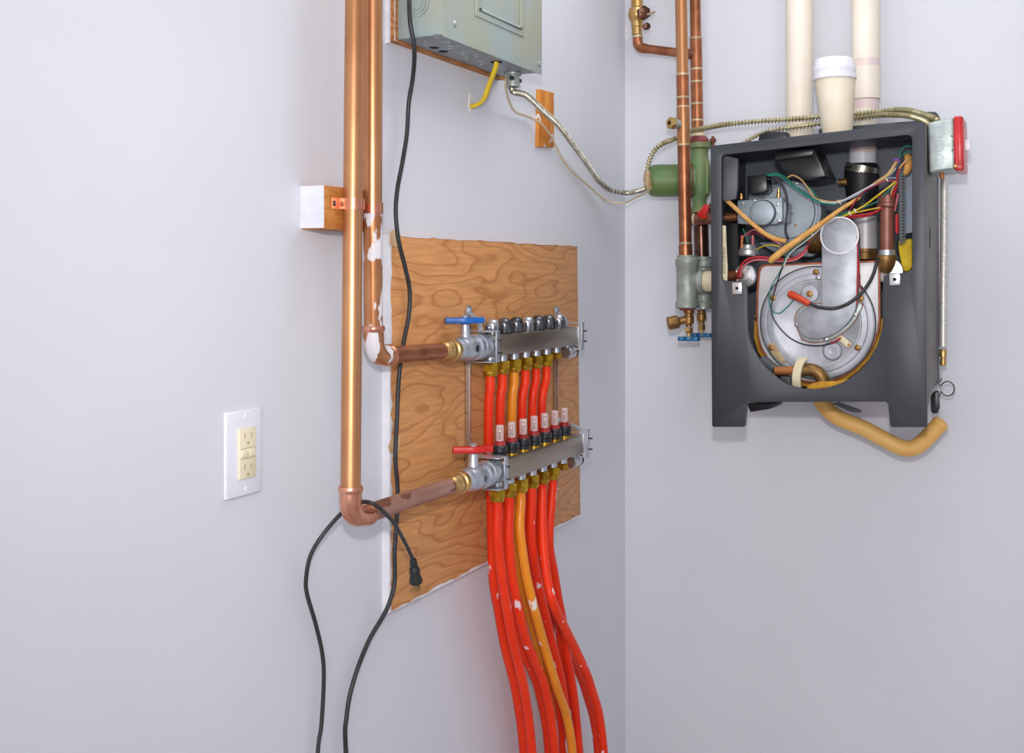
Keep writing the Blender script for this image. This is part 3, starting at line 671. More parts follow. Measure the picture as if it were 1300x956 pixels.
# branch line with brass valve, top centre
vo = BO+.006
t = thing('branch_valve', 'brass valve on a copper branch pipe near the room corner', 'valve', R(810,66,vo))
p = R(808.5,45,vo); k = mpp(p)
C0 = R(809.5,60.5,vo); E = R(876.5,69.2,BO+.006); D = (E-C0).normalized()
obj('elbow', MB().tube(elbow(C0, Z, D, 12*k, 12*k, 9*k), 6.4*k, 18), 'copper_dull', t)
obj('branch_pipe', MB().tube([C0+D*(10*k), E], 5.7*k, 18), 'copper_dull', t)
band(t, C0+Z*(14*k), Z, 6.6*k, 3*k, 'solder')
vb = obj('valve_body', MB().lathe(R(808.8,44,vo), Z, [(6.6*k,0),(6.6*k,9*k),(7.4*k,10*k),(7.4*k,17*k),(10*k,20*k),(11.5*k,26*k),(10*k,33*k),(7.5*k,35*k),(7.5*k,46*k),(6.5*k,48*k),(6.5*k,60*k)], 22), 'brass', t)
obj('bonnet', MB().lathe(R(810,20,vo), V((.72,-.69,0)), [(6*k,6*k),(7*k,12*k),(9*k,13*k),(9*k,19*k),(5*k,21*k)], 6), 'copper_dark', vb)
mb = MB(); q = R(821,19,vo+.02); mb.ribbon(smooth([q+V((-.012,0,.012)), q+V((0,0,0)), q+V((.022,-.004,.005))], 4), Y*.01, .003); obj('lever', mb, 'solder', vb)
mb = MB(); q = R(822,33,vo+.015); mb.lathe(q, V((.7,-.7,0)), [(4.5*k,-5*k),(4.5*k,0),(3*k,1*k)], 10); obj('side_port', mb, 'copper_dark', vb)
q = R(808.8,44,vo)+Z*(59*k); vpipe(t, q, V((q.x,q.y,CH)), 5.7*k, 'copper_dull', 'riser_pipe')
p = R(797,40,0)
mb = MB().prism([p+V((.012*math.cos(a)*random.uniform(.6,1.2),0,.026*math.sin(a)*random.uniform(.7,1.1))) for a in [2*math.pi*i/16 for i in range(16)]], Y*-.0015)
tag(obj('caulk_patch', mb, 'caulk'), 'small white caulk smear on the wall behind the brass valve', 'caulk')

# ------------------------------------------------------------------ BOILER
D = D_ = .366
BX0 = R(902,300,D).x; BX1 = R(1174.5,300,D).x
bt_ = thing('boiler', 'dark grey wall-hung boiler with its cover off showing burner and wiring', 'boiler', (.5*(BX0+BX1), -D/2, R(1040,541,D).z))
outer = [(902,187),(904,185),(1170,154.6),(1173.3,156.5),(1174.6,300),(1177,541.3),(1175,542.3),(1132,542.3),(1130,540.5),(1127.5,513),(1125,510),(951,510.5),(948,513),(945.5,540),(944,542),(905.5,542),(904,540)]
arc = []
hole = [(915.6,202),(916.5,198.5),(920,196.2),(1150,171.2),(1155,171.6),(1158,175),(1158.4,338),(1156.5,343),(1151,346),(1127,347.5),(1122,350),(1121.2,354),(1120.9,408),(1119.5,420),(1114.5,437),(1106,453),(1093,469.5),(1077.6,481.5),(1063,488.5),(1049.4,492.5),(1032.5,494.5),(1019,493.5),(1007,491),(995,485.5),(984.5,478),(973,468),(964.7,458),(954.8,441.4),(950.5,430),(948.8,419),(947.8,370),(946.5,363),(942.5,358.6),(936.5,357),(921,356.7),(917,355),(915.6,351)]
FT = .012
obj('front_frame', rpoly(MB(), outer, D, FT, [hole]), 'boiler_grey', bt_, bevel=.002)
def side(px, ys, off0, off1, th, mat, name):
    a, b = R(px, ys[0], D), R(px, ys[1], D); 
    return obj(name, MB().hexa([(a.x,-off0,a.z),(a.x,-off1,a.z),(b.x,-off1,b.z),(b.x,-off0,b.z)], (th,0,0)), mat, bt_, bevel=.001)
side(902.3, (187,503), D-FT, .004, .004, 'boiler_grey', 'left_panel')
a, b, c_ = R(1174.2,157,D), R(1176.2,497,D), R(1176.8,538,D)
sp = MB().prism([(a.x,-D+FT,a.z),(a.x,-.13,a.z-.004),(a.x,-.13,b.z),(a.x,-.22,b.z-.004),(a.x,-.33,c_.z+.02),(a.x,-D+FT,c_.z)], (-.005,0,0))
rp_ = obj('right_panel', sp, 'boiler_side', bt_, bevel=.001)
q = R(1181.5,302,.28); q.x = a.x+.0002
obj('slot', MB().prism([q+V((0,.006*math.cos(t_),.021*math.sin(t_))) for t_ in [2*math.pi*i/16 for i in range(16)]], X*.0006), 'void', rp_)
def slab(y0, y1, off0, off1, th, mat, name, x0=903, x1=1173):
    p, q = R(x0, y0, D), R(x1, y1, D)
    return obj(name, MB().hexa([(p.x,-off0,p.z),(q.x,-off0,q.z),(q.x,-off1,q.z),(p.x,-off1,p.z)], (0,0,th)), mat, bt_)
slab(190.5, 160, D-FT, .004, .008, 'boiler_inner', 'top_panel')
slab(507, 503, D-FT, .004, .006, 'boiler_inner', 'bottom_panel')
p0, p1, p2, p3 = R(903,190,D), R(1173,160,D), R(1175,503,D), R(903,507,D)
obj('back_panel', MB().hexa([(p.x,-.098,p.z) for p in (p0,p1,p2,p3)], (0,.008,0)), 'boiler_inner', bt_)
obj('wall_plate', MB().hexa([(p.x-.003*(i in (1,2)),-.088,p.z) for i, p in enumerate((p0,p1,p2,p3))], (0,.087,0)), 'boiler_back', bt_)
# rear hump of the top lid and its lug
r0, r1 = R(1040,172,.2), R(1174,153.5,.2)
obj('rear_lid', MB().hexa([(r0.x,-.21,r0.z-.02),(r1.x-.004,-.21,r1.z-.04),(r1.x-.004,-.21,R(1174,152,.21).z),(r0.x,-.21,R(1040,163,.21).z)], (0,.2,0)), 'boiler_grey', bt_, bevel=.004)
obj('lid_hinge', rpoly(MB(), [(962,182),(964,170),(975,166),(998,167),(1000,180)], .26, .04), 'black_plastic', bt_, bevel=.002)
obj('lug', rpoly(MB(), [(1172,153),(1174,143.5),(1178,141.5),(1187,141.5),(1191,145),(1191,153)], .14, .05), 'boiler_grey', bt_, bevel=.003)
# insulation and gauge strip inside the left edge
obj('filter_pad', rpoly(MB(), [(917,200),(921,197),(937,201),(936,240),(934,252.5),(919,256),(917,253)], .345, .012), 'grey_rubber', bt_, bevel=.003)
gs = obj('gauge_strip', rpoly(MB(), [(915,286),(921,286.5),(922.2,318),(923.4,340),(923,356),(918,357.5),(915,352)], .35, .004), 'cream', bt_)
mb = MB()
for i in range(13):
    q = R(919.2,315+i*2.6,.3503); mb.box(q, .006, .0006, .0011)
obj('tick_mark', mb, 'scale_print', gs)
obj('inner_shade_sheet', rpoly(MB(), [(917,260),(936,258),(938,350),(917,352)], .2, .01), 'black_plastic', bt_)  # dark sheet standing in for the shade behind the frame's left edge
# air box under the top
ab = obj('air_box', rpoly(MB(), [(984,203),(1031,197.5),(1034,189),(1049,224),(1026,228),(1000,223.5)], .29, .12), 'black_plastic', bt_, bevel=.003)
obj('air_box_lip', rpoly(MB(), [(982.5,194),(1033.5,188.3),(1031.8,197.8),(983.5,204)], .305, .05), 'black_plastic', ab, bevel=.003)
obj('inner_bracket', rpoly(MB(), [(951,229),(980,226),(986,250),(950,254)], .22, .06), 'blower_grey', bt_, bevel=.002)
# solenoid, gas valve
obj('solenoid_cover', rpoly(MB(), [(948.5,223.5),(973,222),(974,241),(969,245.5),(949,246)], .3, .05), 'black_plastic', bt_, bevel=.002)
gv = obj('gas_valve', rpoly(MB(), [(936,254.5),(993,250.5),(993.8,281),(985,284.5),(958,285.5),(936,284)], .29, .05), 'blower_grey', bt_, bevel=.0025)
q = R(968.6,270.5,.29); k = mpp(q)
obj('valve_boss', MB().lathe(q, -Y, [(15.4*k,0),(15.4*k,.0085),(14.4*k,.0095),(1*k,.0096)], 36), 'blower_grey', gv)
obj('boss_seam', MB().ring(q, -Y, 15.6*k, 17*k, .001, 36), 'dark_line', gv)
for px, py, r in ((943,258,1.8),(958,254.5,2),(987.5,259.5,2.4),(988,271,1.8),(947,281,2),(989,280,2.4)):
    obj('screw', MB().lathe(R(px,py,.29), -Y, [(r*k,0),(r*k,.002),(r*.5*k,.003)], 10), 'silver', gv)
for px, py, h in ((941,253,.012),(988.5,252,.02)):
    q = R(px,py,.28); obj('brass_port', MB().lathe(q, Z, [(2.6*k,0),(2.6*k,h*.6),(2*k,h*.65),(2*k,h)], 10), 'brass', gv)
obj('inlet_stub', MB().tube([R(922,276,.26), R(937,275,.26)], 6*k, 16), 'copper_dull', gv)
# side lever of the valve
obj('valve_side', rpoly(MB(), [(993,256),(1001,258),(1001,283),(994,284)], .28, .03), 'blower_grey', gv, bevel=.0015)
# blower
q = R(1002,270,.235); k = mpp(q)
bl_ = obj('blower', MB().lathe(q, -Y, [(40*k,-.05),(40*k,.004),(37*k,.006),(36*k,.004),(33.5*k,.004),(32.5*k,.012),(2*k,.0125)], 48), 'blower_grey', bt_)
for a_ in (20, 75, 130, 200, 300, 340):
    u = V((math.cos(math.radians(a_)),0,math.sin(math.radians(a_)))); obj('screw', MB().lathe(q+u*(38*k)-Y*.004, -Y, [(2*k,0),(2*k,.003),(1*k,.004)], 8), 'silver', bl_)
for px, py in ((1005,271.5),(1010,286)): obj('screw', MB().lathe(R(px,py,.247), -Y, [(1.8*k,0),(1.8*k,.002)], 10), 'brass_old', bl_)
obj('blower_foot', rpoly(MB(), [(962,308),(1036,302),(1036,322),(1030,326),(1000,327),(985,322)], .19, .04), 'blower_grey', bl_, bevel=.003)
obj('blower_neck', MB().lathe(R(1046,300,.2), V((1,0,0)), [(22*k,-.03),(22*k,.02)], 24), 'brass_old', bl_)
# pressure switch
q = R(950,325,.29); k = mpp(q)
ps = obj('pressure_switch', MB().lathe(q, Z, [(11*k,0),(12.6*k,2*k),(12.6*k,7*k),(10.5*k,9*k),(8*k,14*k),(3*k,15.5*k)], 26), 'silver', bt_)
for dx in (-8, 6): obj('terminal', MB().tube([q+V((dx*k,-.002,10*k)), q+V((dx*k,-.002,26*k))], 1.6*k, 8), 'wire_pink', ps)
# flue inside: rubber coupling, clamp, steel tube
rc = R(1094,210,.12); k = mpp(rc)
fl = obj('rubber_coupling', MB().lathe(R(1094,268,.12), Z, [(16*k,-4*k),(17*k,0),(18*k,12*k),(20.5*k,30*k),(21.5*k,44*k),(21*k,56*k),(18*k,60*k)], 30), 'black_rubber', bt_)
ax = V((.26,-.05,.96)).normalized()
obj('band_clamp', MB().lathe(R(1095,215,.12)-ax*(5*k), ax, [(21.6*k,0),(21.6*k,10*k)], 30), 'armour', fl)
obj('clamp_screw', MB().lathe(R(1071,231,.15), X, [(4.5*k,-6*k),(4.5*k,4*k)], 12), 'brass_old', fl)
st = obj('steel_flue', MB().lathe(R(1098.5,318,.17), Z, [(14.2*k,0),(14.2*k,42*k)], 28), 'aluminium_white', bt_)
obj('flue_base', MB().lathe(R(1098,326,.17), Z, [(17*k,-3*k),(17*k,5*k),(15*k,6*k),(15*k,10*k)], 28), 'brass_old', st)
# water pipe on the right
wo = .29; wq = R(1126,320,wo); k = mpp(wq)
wp = obj('water_pipe', MB().tube([R(1126,318,wo), R(1126,252,wo)], 9*k, 20), 'rust_brown', bt_)
obj('pipe_cap', MB().lathe(R(1126.5,262,wo), Z, [(10*k,-2*k),(12.8*k,0),(12.8*k,4*k),(11.6*k,5*k),(11.6*k,14*k),(10*k,15.5*k),(1*k,15.6*k)], 20), 'rust_brown', wp)
obj('tape_ring', MB().lathe(R(1126,324,wo), Z, [(10.4*k,0),(10.4*k,6.5*k)], 20), 'zinc_blue', wp)
obj('brass_end', MB().lathe(R(1125,347.5,wo), Z, [(3*k,0),(7*k,4*k),(10.5*k,11*k),(12*k,18*k),(12*k,22*k),(10*k,24*k)], 22), 'brass_old', wp)
# headers
for (px, py, r, off) in ((946.5,350,14.5,.285),(1130,344.5,17,.262)):
    q = R(px,py,off); k = mpp(q)
    h = obj('header_plug', MB().lathe(q, -Y, [(r*k,-.06),(r*k,.004),((r-1.5)*k,.006),((r-1.5)*k,.007),((r*.45)*k,.008),((r*.45)*k,.014),((r*.2)*k,.0145)], 32), 'silver', bt_)
    for a_ in (60, 150, 240, 330):
        u = V((math.cos(math.radians(a_)),0,math.sin(math.radians(a_)))); obj('screw', MB().lathe(q+u*(r*.74*k)-Y*.006, -Y, [(1.3*k,0),(1.3*k,.003)], 8), 'chrome', h)
k = mpp(R(930,351,.29))
obj('header_stub', MB().tube([R(922,351,.29), R(936,350,.29)], 7.5*k, 18), 'copper_dull', bt_)
obj('sensor_tip', MB().tube([R(934,350,.305), R(941,349,.312)], 4.4*k, 14), 'rust', bt_)
# wiring comb and connectors on the right
comb = MB(); rpoly(comb, [(1141,211),(1145,210.5),(1146,310),(1142,310)], .32, .006)
for i in range(24): 
    y = 213+i*4.05; rpoly(comb, [(1144,y),(1150,y-.5),(1150,y+1.5),(1144,y+2)], .321, .004)
obj('wiring_comb', comb, 'black_plastic', bt_)
obj('inner_panel', rpoly(MB(), [(1148,205),(1158,203),(1158,295),(1148,297)], .27, .01), 'wire_bluegrey', bt_)
obj('insulation', rpoly(MB(), [(1139,306),(1158,302),(1158.5,338),(1154,345),(1147,345),(1144,336),(1141,322)], .29, .03), 'yellow_insulation', bt_, bevel=.006)
cn_ = obj('wire_connector', MB().tube(smooth(Rp([(1152,197,.315),(1153.5,207,.32),(1152,216,.32),(1148,222,.315)]), 4), [.006,.0075,.0078,.008,.0082,.0084,.0084,.008,.0075,.007,.006,.005,.004], 10), 'sleeve_tan', bt_)
# front tabs
for pts in ([(929.4,359),(941.3,358.3),(941.5,372.8),(929.8,373.6)], [(1129,348),(1142.3,347),(1142.6,361.5),(1129.4,362.4)]):
    tb = obj('mounting_tab', rpoly(MB(), pts, D+.0025, .0022), 'silver', bt_, bevel=.0004)
    cx, cy = sum(p[0] for p in pts)/4, sum(p[1] for p in pts)/4
    obj('tab_hole', MB().lathe(R(cx,cy,D+.0025), -Y, [(.0034,0),(.0034,.0004)], 12), 'void', tb)
# burner door
DO = .29
dp = [(965,345),(967,340),(972,338),(1108,333),(1113,334.5),(1115,339),(1115.5,405),(1113.5,420),(1108,436),(1099,451),(1087,464.5),(1072,475.5),(1055,482.5),(1038,485),(1020,483),(1003,477),(988,467.5),(976,456),(967,441),(963,425),(962,408),(962.5,370)]
bd = obj('burner_door', rpoly(MB(), dp, DO, .012), 'aluminium_white', bt_, bevel=.002)
cx, cy = 1038.5, 409
gk = [(cx+(x-cx)*1.028, cy+(y-cy)*1.03) for x, y in dp]
obj('door_gasket', rpoly(MB(), gk, DO-.004, .014), 'gasket_copper', bd)
gk2 = [(cx+(x-cx)*1.075, cy+(y-cy)*1.07+ (2 if y > 420 else 0)) for x, y in dp if y > 395]
obj('heat_wrap', rpoly(MB(), [(960,400)]+[p for p in reversed(gk2)][::-1][:0]+sorted(gk2, key=lambda p: math.atan2(p[1]-cy, p[0]-cx))+[(958,400)], DO-.02, .05), 'gold_insulation', bd)
q = R(1037,410,DO); k = mpp(q)
obj('cover_disc', MB().lathe(q, -Y, [(71*k,0),(71*k,.0012),(69.5*k,.0025),(66*k,.003),(63*k,.003),(62*k,.0055),(56*k,.0065),(54.5*k,.0048),(1*k,.005)], 64), 'aluminium', bd)
obj('cover_seam', MB().ring(q-Y*.0004, -Y, 71*k, 72.6*k, .0012, 64), 'dark_line', bd)
obj('cover_seam', MB().ring(q-Y*.0042, -Y, 53.6*k, 54.8*k, .0009, 64), 'galvanised', bd)
for px, py in ((1036,345.5),(981.6,378),(1093,378.7),(1089,441.4),(979.6,441.4)):
    mb = MB(); hexnut(mb, R(px,py,DO+.003), -Y, 4.2*k, .005); obj('bolt', mb, 'brass_old', bd)
for pts in ([(974,437),(981,435),(986,440),(990,447),(996,455),(998,460),(993,461),(986,456),(980,449)],):
    obj('rust_mark', rpoly(MB(), pts, DO+.0072, .001), 'rust_stain', bd, bevel=.0003)
q = R(1028.8,373,DO+.005); bo = obj('boss', MB().lathe(q, -Y, [(11.5*k,0),(11.5*k,.003),(10*k,.005),(4.5*k,.0052)], 26), 'aluminium', bd)
mb = MB(); hexnut(mb, q-Y*.005, -Y, 4.4*k, .004); obj('bolt', mb, 'brass_old', bo)
q = R(1056.5,445.6,DO+.005); bo = obj('boss', MB().lathe(q, -Y, [(11.2*k,0),(11.2*k,.0015),(10*k,.0022),(9.4*k,.001),(6*k,.001),(5.6*k,.003),(3*k,.003),(1*k,.0022)], 28), 'aluminium', bd)
obj('boss_seam', MB().ring(q, -Y, 11.2*k, 12*k, .0008, 28), 'dark_line', bo)
# gas-air duct with curled scoop
duct = [(1043,300)]+[(1066+23.5*math.cos(math.radians(a_)), 299-23*math.sin(math.radians(a_))) for a_ in range(180,-1,-15)]+[(1089,330),(1088,386),(1085,397),(1076,410.5),(1062,422.5),(1048,428.5),(1033,430.5),(1021,427),(1013.5,418),(1012,408),(1015.5,398),(1022,392),(1031,389),(1043,388.5)]
duct = duct[:16]+[(p.x, p.y) for p in smooth([V((x_,y_,0)) for x_, y_ in duct[16:]], 4)]
du = obj('gas_air_duct', rpoly(MB(), duct, .324, .03), 'aluminium_plate', bd, bevel=.0022)
fl_ = [(1010.5,413),(1008.8,405),(1012,396),(1019,389.5),(1030,386),(1040,386),(1091,384),(1089,400),(1079.5,414),(1064,426.5),(1049,432.5),(1032,434.5),(1018,431)]
fl_ = [(p.x, p.y) for p in smooth([V((x_,y_,0)) for x_, y_ in fl_], 4)]
obj('duct_flange', rpoly(MB(), fl_, .305, .008), 'galvanised', du, bevel=.001)
obj('flange_gasket', rpoly(MB(), [(1039+(x-1039)*1.025, 408+(y-408)*1.04) for x, y in fl_], .2985, .003), 'gasket_copper', du)
obj('duct_collar', MB().ring(R(1066,299,.325), -Y, 21.5*k, 23.5*k, .003, 36), 'silver', du)
for px, py in ((1085.5,399),(1048.6,430.5),(1012,412),(1090,350.5),(1039,352.5)):
    mb = MB(); hexnut(mb, R(px,py,.305), -Y, 3.2*k, .004); obj('flange_bolt', mb, 'chrome', du)
obj('duct_seam', MB().tube(Rp([(1088.5,300,.326),(1088.8,340,.326),(1087.5,387,.326)]), .0014, 6), 'wire_red', du)
# igniter and its lead
ig = obj('igniter_boot', MB().tube(Rp([(1001.5,373,.31),(1004,373.8,.315),(1009,376,.322),(1018,380.5,.33),(1028,386,.332)]), [.004,.0085,.0078,.0066,.006], 14), 'boot_orange', bd)
obj('igniter_lead', MB().tube(smooth(Rp([(1027,385.3,.332),(1038,389.5,.334),(1051,391.5,.336),(1064,390.5,.336),(1079,384,.336),(1092,373.5,.334),(1102,361,.33),(1109,347,.325),(1113,333,.32),(1117,322,.27)]), 6), .0034, 10), 'cord_black', ig)
fs_ = obj('flame_sensor', rpoly(MB(), [(1063,428),(1067,425.5),(1072,428),(1077,433),(1081.5,437),(1079,441),(1073,440.5),(1068,434.5),(1063.5,433)], .312, .006), 'cream', bd, bevel=.001)
for px, py in ((1066.5,429.5),(1078,437.8)): obj('screw', MB().lathe(R(px,py,.312), -Y, [(1.9*k,0),(1.9*k,.002)], 10), 'brass_old', fs_)
# condensate outlet at the bottom
obj('rubber_sleeve', MB().tube(Rp([(968,457,.3),(984,470,.315)]), .011, 14), 'grey_rubber', bt_)
obj('condensate_tube', MB().tube(Rp([(984,470.5,.325),(1010,470,.325)]), 5.2*k, 14), 'brown_tube', bt_)
obj('brass_elbow', MB().tube(smooth(Rp([(1010,470,.325),(1022,469,.325),(1033,470.5,.325),(1041,475.5,.325),(1045,483.5,.323),(1046,498,.32)]), 6), 8.2*k, 16), 'brass_old', bt_)
obj('cream_tie', MB().ribbon(smooth(Rp([(1021.5,455,.336),(1016,460,.341),(1012.5,470,.343),(1011,482,.343),(1012,493,.338)]), 5), V((.017,-.004,0)), .004), 'cream', bt_)
obj('gold_fin', rpoly(MB(), [(1023,493.5),(1030,487),(1040,484.5),(1060,484),(1078,481.5),(1068,487),(1050,492),(1034,495.5),(1025,496)], .34, .004), 'gold_insulation', bt_)
obj('grey_block', rpoly(MB(), [(990,478),(1003,479),(1005,492),(992,486)], .31, .02), 'grey_rubber', bt_, bevel=.002)
# sleeves and wires
def wire(col, r, l, name='wire', flat=1.0): obj(name, MB().tube(smooth(Rp(l), 5), r, 8, flat=flat, flatdir=Y if flat != 1 else None), col, bt_)
wire('sleeve_tan', .0046, [(922,254,.34),(930,261,.335),(945,275,.325),(960,288,.322),(975,299,.32),(990,304.5,.32),(998,306,.322)], 'wire_sleeve', .55)
obj('wire_sleeve', MB().tube(smooth(Rp([(976.5,333,.345),(983,327,.345),(997,316,.342),(1014,304,.338),(1031,292,.335),(1048,280,.332),(1064,268,.33),(1078,259,.325),(1092,250,.325)]), 3),
    [.003,.006,.007,.0072,.0072,.0072,.007,.0068,.0066,.0064,.0062,.006,.0058,.0056,.0054,.0052,.005,.0048,.0046,.0044,.0042,.004,.0038,.0036,.0034], 10), 'sleeve_tan', bt_)
W = [
 ('green', .0017, [(974,222,.32),(985,219.8,.32),(997,225,.31),(1010,237,.3),(1024,247,.3),(1039,255,.31),(1054,259,.32),(1066,257.5,.32)]),
 ('teal', .0015, [(974,223,.32),(988,222.5,.32),(1000,231,.31),(1014,243,.3),(1030,252,.305),(1044,257.5,.32),(1062,259.5,.325)]),
 ('green', .0015, [(1022,234,.28),(1032,241,.29),(1036,250,.3),(1042,256,.31)]),
 ('tan', .0019, [(999,226,.3),(1007,222.5,.3),(1018,229,.3),(1027,241,.3),(1034,251,.305),(1044,254.5,.315),(1058,256.5,.32),(1070,254,.322)]),
 ('white', .0016, [(1040,256,.315),(1056,258,.32),(1068,255.5,.325),(1082,248.5,.328),(1100,239,.33),(1116,230,.33),(1128,223,.33),(1137,214,.325)]),
 ('bluegrey', .0018, [(1062,258,.32),(1080,251.5,.326),(1098,242,.328),(1114,233,.328),(1126,226.5,.328),(1140,226,.32)]),
 ('dark', .0027, [(973,227,.31),(984,228.5,.315),(993,235,.315),(998.5,248,.315),(999.5,264,.31),(998,282,.31),(997.5,294,.315),(1001,304,.318)]),
 ('tan', .0034, [(1104,238,.326),(1116,229.5,.33),(1125,223.5,.332),(1131,217,.332),(1136,209,.328),(1139,204,.32)]),
 ('maroon', .0018, [(1076,272,.32),(1082,262,.326),(1090,249.5,.33),(1100,241,.331),(1112,235,.332),(1124,230,.33),(1140,229.5,.325)]),
 ('yellow', .0017, [(1062,278,.322),(1074,273,.328),(1086,267.5,.33),(1098,260.5,.332),(1110,251.5,.334),(1121,243,.334),(1131,235.5,.33),(1138,229,.325)]),
 ('yellow', .0014, [(1074,273.5,.325),(1090,269,.327),(1104,266,.327),(1118,263.5,.325)]),
 ('red', .0018, [(1074,274,.322),(1086,273.5,.326),(1100,272,.327),(1110,269,.325),(1120,264,.32)]),
 ('maroon', .0018, [(1078,271.5,.32),(1092,269,.324),(1106,266,.324),(1120,261,.32)]),
 ('red', .0016, [(1070,276,.32),(1084,276,.322),(1100,274.5,.322),(1116,268,.32)]),
 ('green', .0016, [(993,338,.335),(998,326,.335),(1006,315,.334),(1018,306,.332),(1031,297,.33),(1043,285,.328),(1056,277,.326),(1070,272,.325),(1084,267,.322),(1100,262,.318),(1116,255,.31)]),
 ('white', .0012, [(995,338,.337),(1000,326,.337),(1008,317,.336),(1020,308,.334),(1032,299,.332),(1045,287,.33),(1058,279,.328)]),
 ('dark', .0017, [(1006,318,.33),(1020,312,.328),(1032,306,.326),(1041,295,.324),(1048,285,.322),(1060,278,.32)]),
 ('green', .0014, [(1120,250,.32),(1128,242,.322),(1134,234,.322)]),
 ('red', .0022, [(937,352,.32),(939,342,.325),(944,333,.328),(954,327.5,.33),(968,326.5,.33),(982,328.5,.33),(1000,329,.33),(1012,326,.328),(1022,318,.325),(1029,305,.32)]),
 ('pink', .002, [(940,352,.32),(942,343,.324),(947,335.5,.327),(957,330.5,.329),(970,330,.329),(985,331.5,.329),(1002,331.5,.329),(1015,327,.327),(1025,317,.323)]),
 ('pink', .0014, [(944,300,.3),(956,292,.31),(966,296,.315),(980,304,.318),(992,311,.32)]),
 ('maroon', .0013, [(946,298,.3),(960,296,.31),(974,302,.315),(988,309,.318)]),
 ('green', .0013, [(943,290,.3),(947,300,.3),(950,308,.3)]),
 ('yellow', .0013, [(960,317,.3),(968,313,.31),(978,311,.315),(990,313,.32)]),
 ('orange', .002, [(941,318,.3),(942,306,.3),(943,299,.3)]),
 ('teal', .0012, [(1001,324,.335),(990,345,.31),(980,362,.306),(976.5,374,.305),(977,387,.304),(982,396,.303),(990,397.5,.303),(997,392,.303),(1004,385,.304),(1008,380,.306)]),
 ('dark', .0014, [(1000,325,.335),(994,338,.32),(988,354,.308),(983,371,.305),(979.5,386,.304),(980,399,.303),(986,411,.302),(995,422,.302),(1006,431,.302),(1020,437,.302),(1036,439,.302),(1050,437.5,.304),(1059,434.5,.308)]),
 ('red', .0018, [(1055,436,.307),(1060,434,.31),(1066,430.5,.316)]),
 ('red', .0014, [(1090,330,.318),(1091,345,.318),(1092,362,.305),(1096,372,.3)]),
 ('green', .0018, [(1143,200,.32),(1144,190,.32),(1150,185.5,.32),(1157,186,.32)]),
 ('dark', .0018, [(1145,200,.315),(1147,192,.315),(1153,188.5,.315),(1158,190,.315)]),
 ('green', .0016, [(1146,197,.325),(1150,193,.325),(1157,193,.325)]),
 ('purple', .0024, [(1134,203,.325),(1139,202,.328),(1142,206,.325)]),
 ('red', .0017, [(1140,231,.32),(1139,222,.325),(1143,213,.325),(1149,207,.325)]),
 ('tan', .0017, [(1142,214,.328),(1146,208,.33),(1152,203,.33),(1157,200,.325)]),
 ('red', .003, [(1133,250,.31),(1137,239,.312),(1139,230,.315)]),
 ('tan', .0015, [(1131,247,.32),(1134,238,.322),(1139,231,.322)]),
 ('red', .0032, [(1139,272,.31),(1138.5,284,.31),(1139,296,.308)]),
 ('dark', .0022, [(1139,296,.308),(1139,304,.305),(1140,312,.3)]),
 ('pink', .0016, [(1136,268,.315),(1138,258,.318),(1140,246,.318)]),
]
for c_, r, l in W: wire('wire_'+c_, r, l)
for px, py in ((1066,256.5),(1086,267.5),(1031,297),(1079,271),(1126,228),(1000,326)):
    q = R(px,py,.328); obj('wire_tie', MB().lathe(q, V((.8,0,.5)), [(.0055,-.0012),(.0055,.0012)], 12), 'cream', bt_)
# what hangs under and beside the boiler
obj('black_bracket', rpoly(MB(), [(948,512),(986,511),(986.5,516),(975,520),(952,523.5)], .12, .06), 'black_plastic', bt_, bevel=.003)
obj('strut', rpoly(MB(), [(1056,512),(1064,511),(1092,521),(1092,524),(1080,523)], .14, .01), 'grey_rubber', bt_)
obj('latch', rpoly(MB(), [(1181,504),(1184,498),(1191,496),(1192.5,518),(1190,525),(1184,525.5),(1181.5,522)], .16, .02), 'black_plastic', bt_, bevel=.003)

# condensate drain under the boiler
dr = smooth(Rp([(1040,503,.13),(1046,515,.13),(1060,528,.13),(1077,536,.13),(1095,543,.13),(1112,552,.13),(1130,561.5,.13),(1142,567.5,.13),(1154,569.5,.13),(1165,566,.13),(1175,558,.13),(1186,546,.13),(1192,539.5,.13)]), 4)
t = thing('drain_pipe', 'bent tan drain pipe hanging under the boiler', 'pipe', R(1150,581,.13))
obj('pipe', MB().tube(dr, .0172, 20), 'drain_beige', t)
d = (dr[-1]-dr[-3]).normalized(); obj('pipe_end', MB().lathe(dr[-1], d, [(.0172,-.002),(.0182,0),(.0178,.006),(.012,.012),(.004,.0135)], 20), 'drain_beige', t)

# braided hose on the boiler's right side
hx = BX1+.011
def sidept(py, off): d = ray(1188, py); q = R(1188, py, off); return V((hx, -off, q.z))
t = thing('braided_hose', 'braided white hose with brass end along the right boiler side', 'hose', sidept(465,.13))
obj('hose', MB().tube([sidept(226,.1), sidept(300,.105), sidept(360,.12), sidept(440,.13)], .008, 14), 'braid', t)
obj('fitting', MB().lathe(sidept(464,.13), Z, [(.004,0),(.0065,.002),(.0065,.014),(.005,.015),(.005,.018),(.0078,.019),(.0078,.032),(.006,.035)], 14), 'brass', t)
q = R(1203,493.5,.09)
ringp = [q+V((.0135*math.cos(a_),0,.0155*math.sin(a_))) for a_ in [math.radians(x_) for x_ in range(-160,165,12)]]
tag(obj('wire_ring', MB().tube([R(1192.5,503,.09)]+ringp+[R(1192.5,488,.09)], .0014, 8), 'dark_chrome'), 'thin wire ring sticking out beside the lower right boiler edge', 'wire')

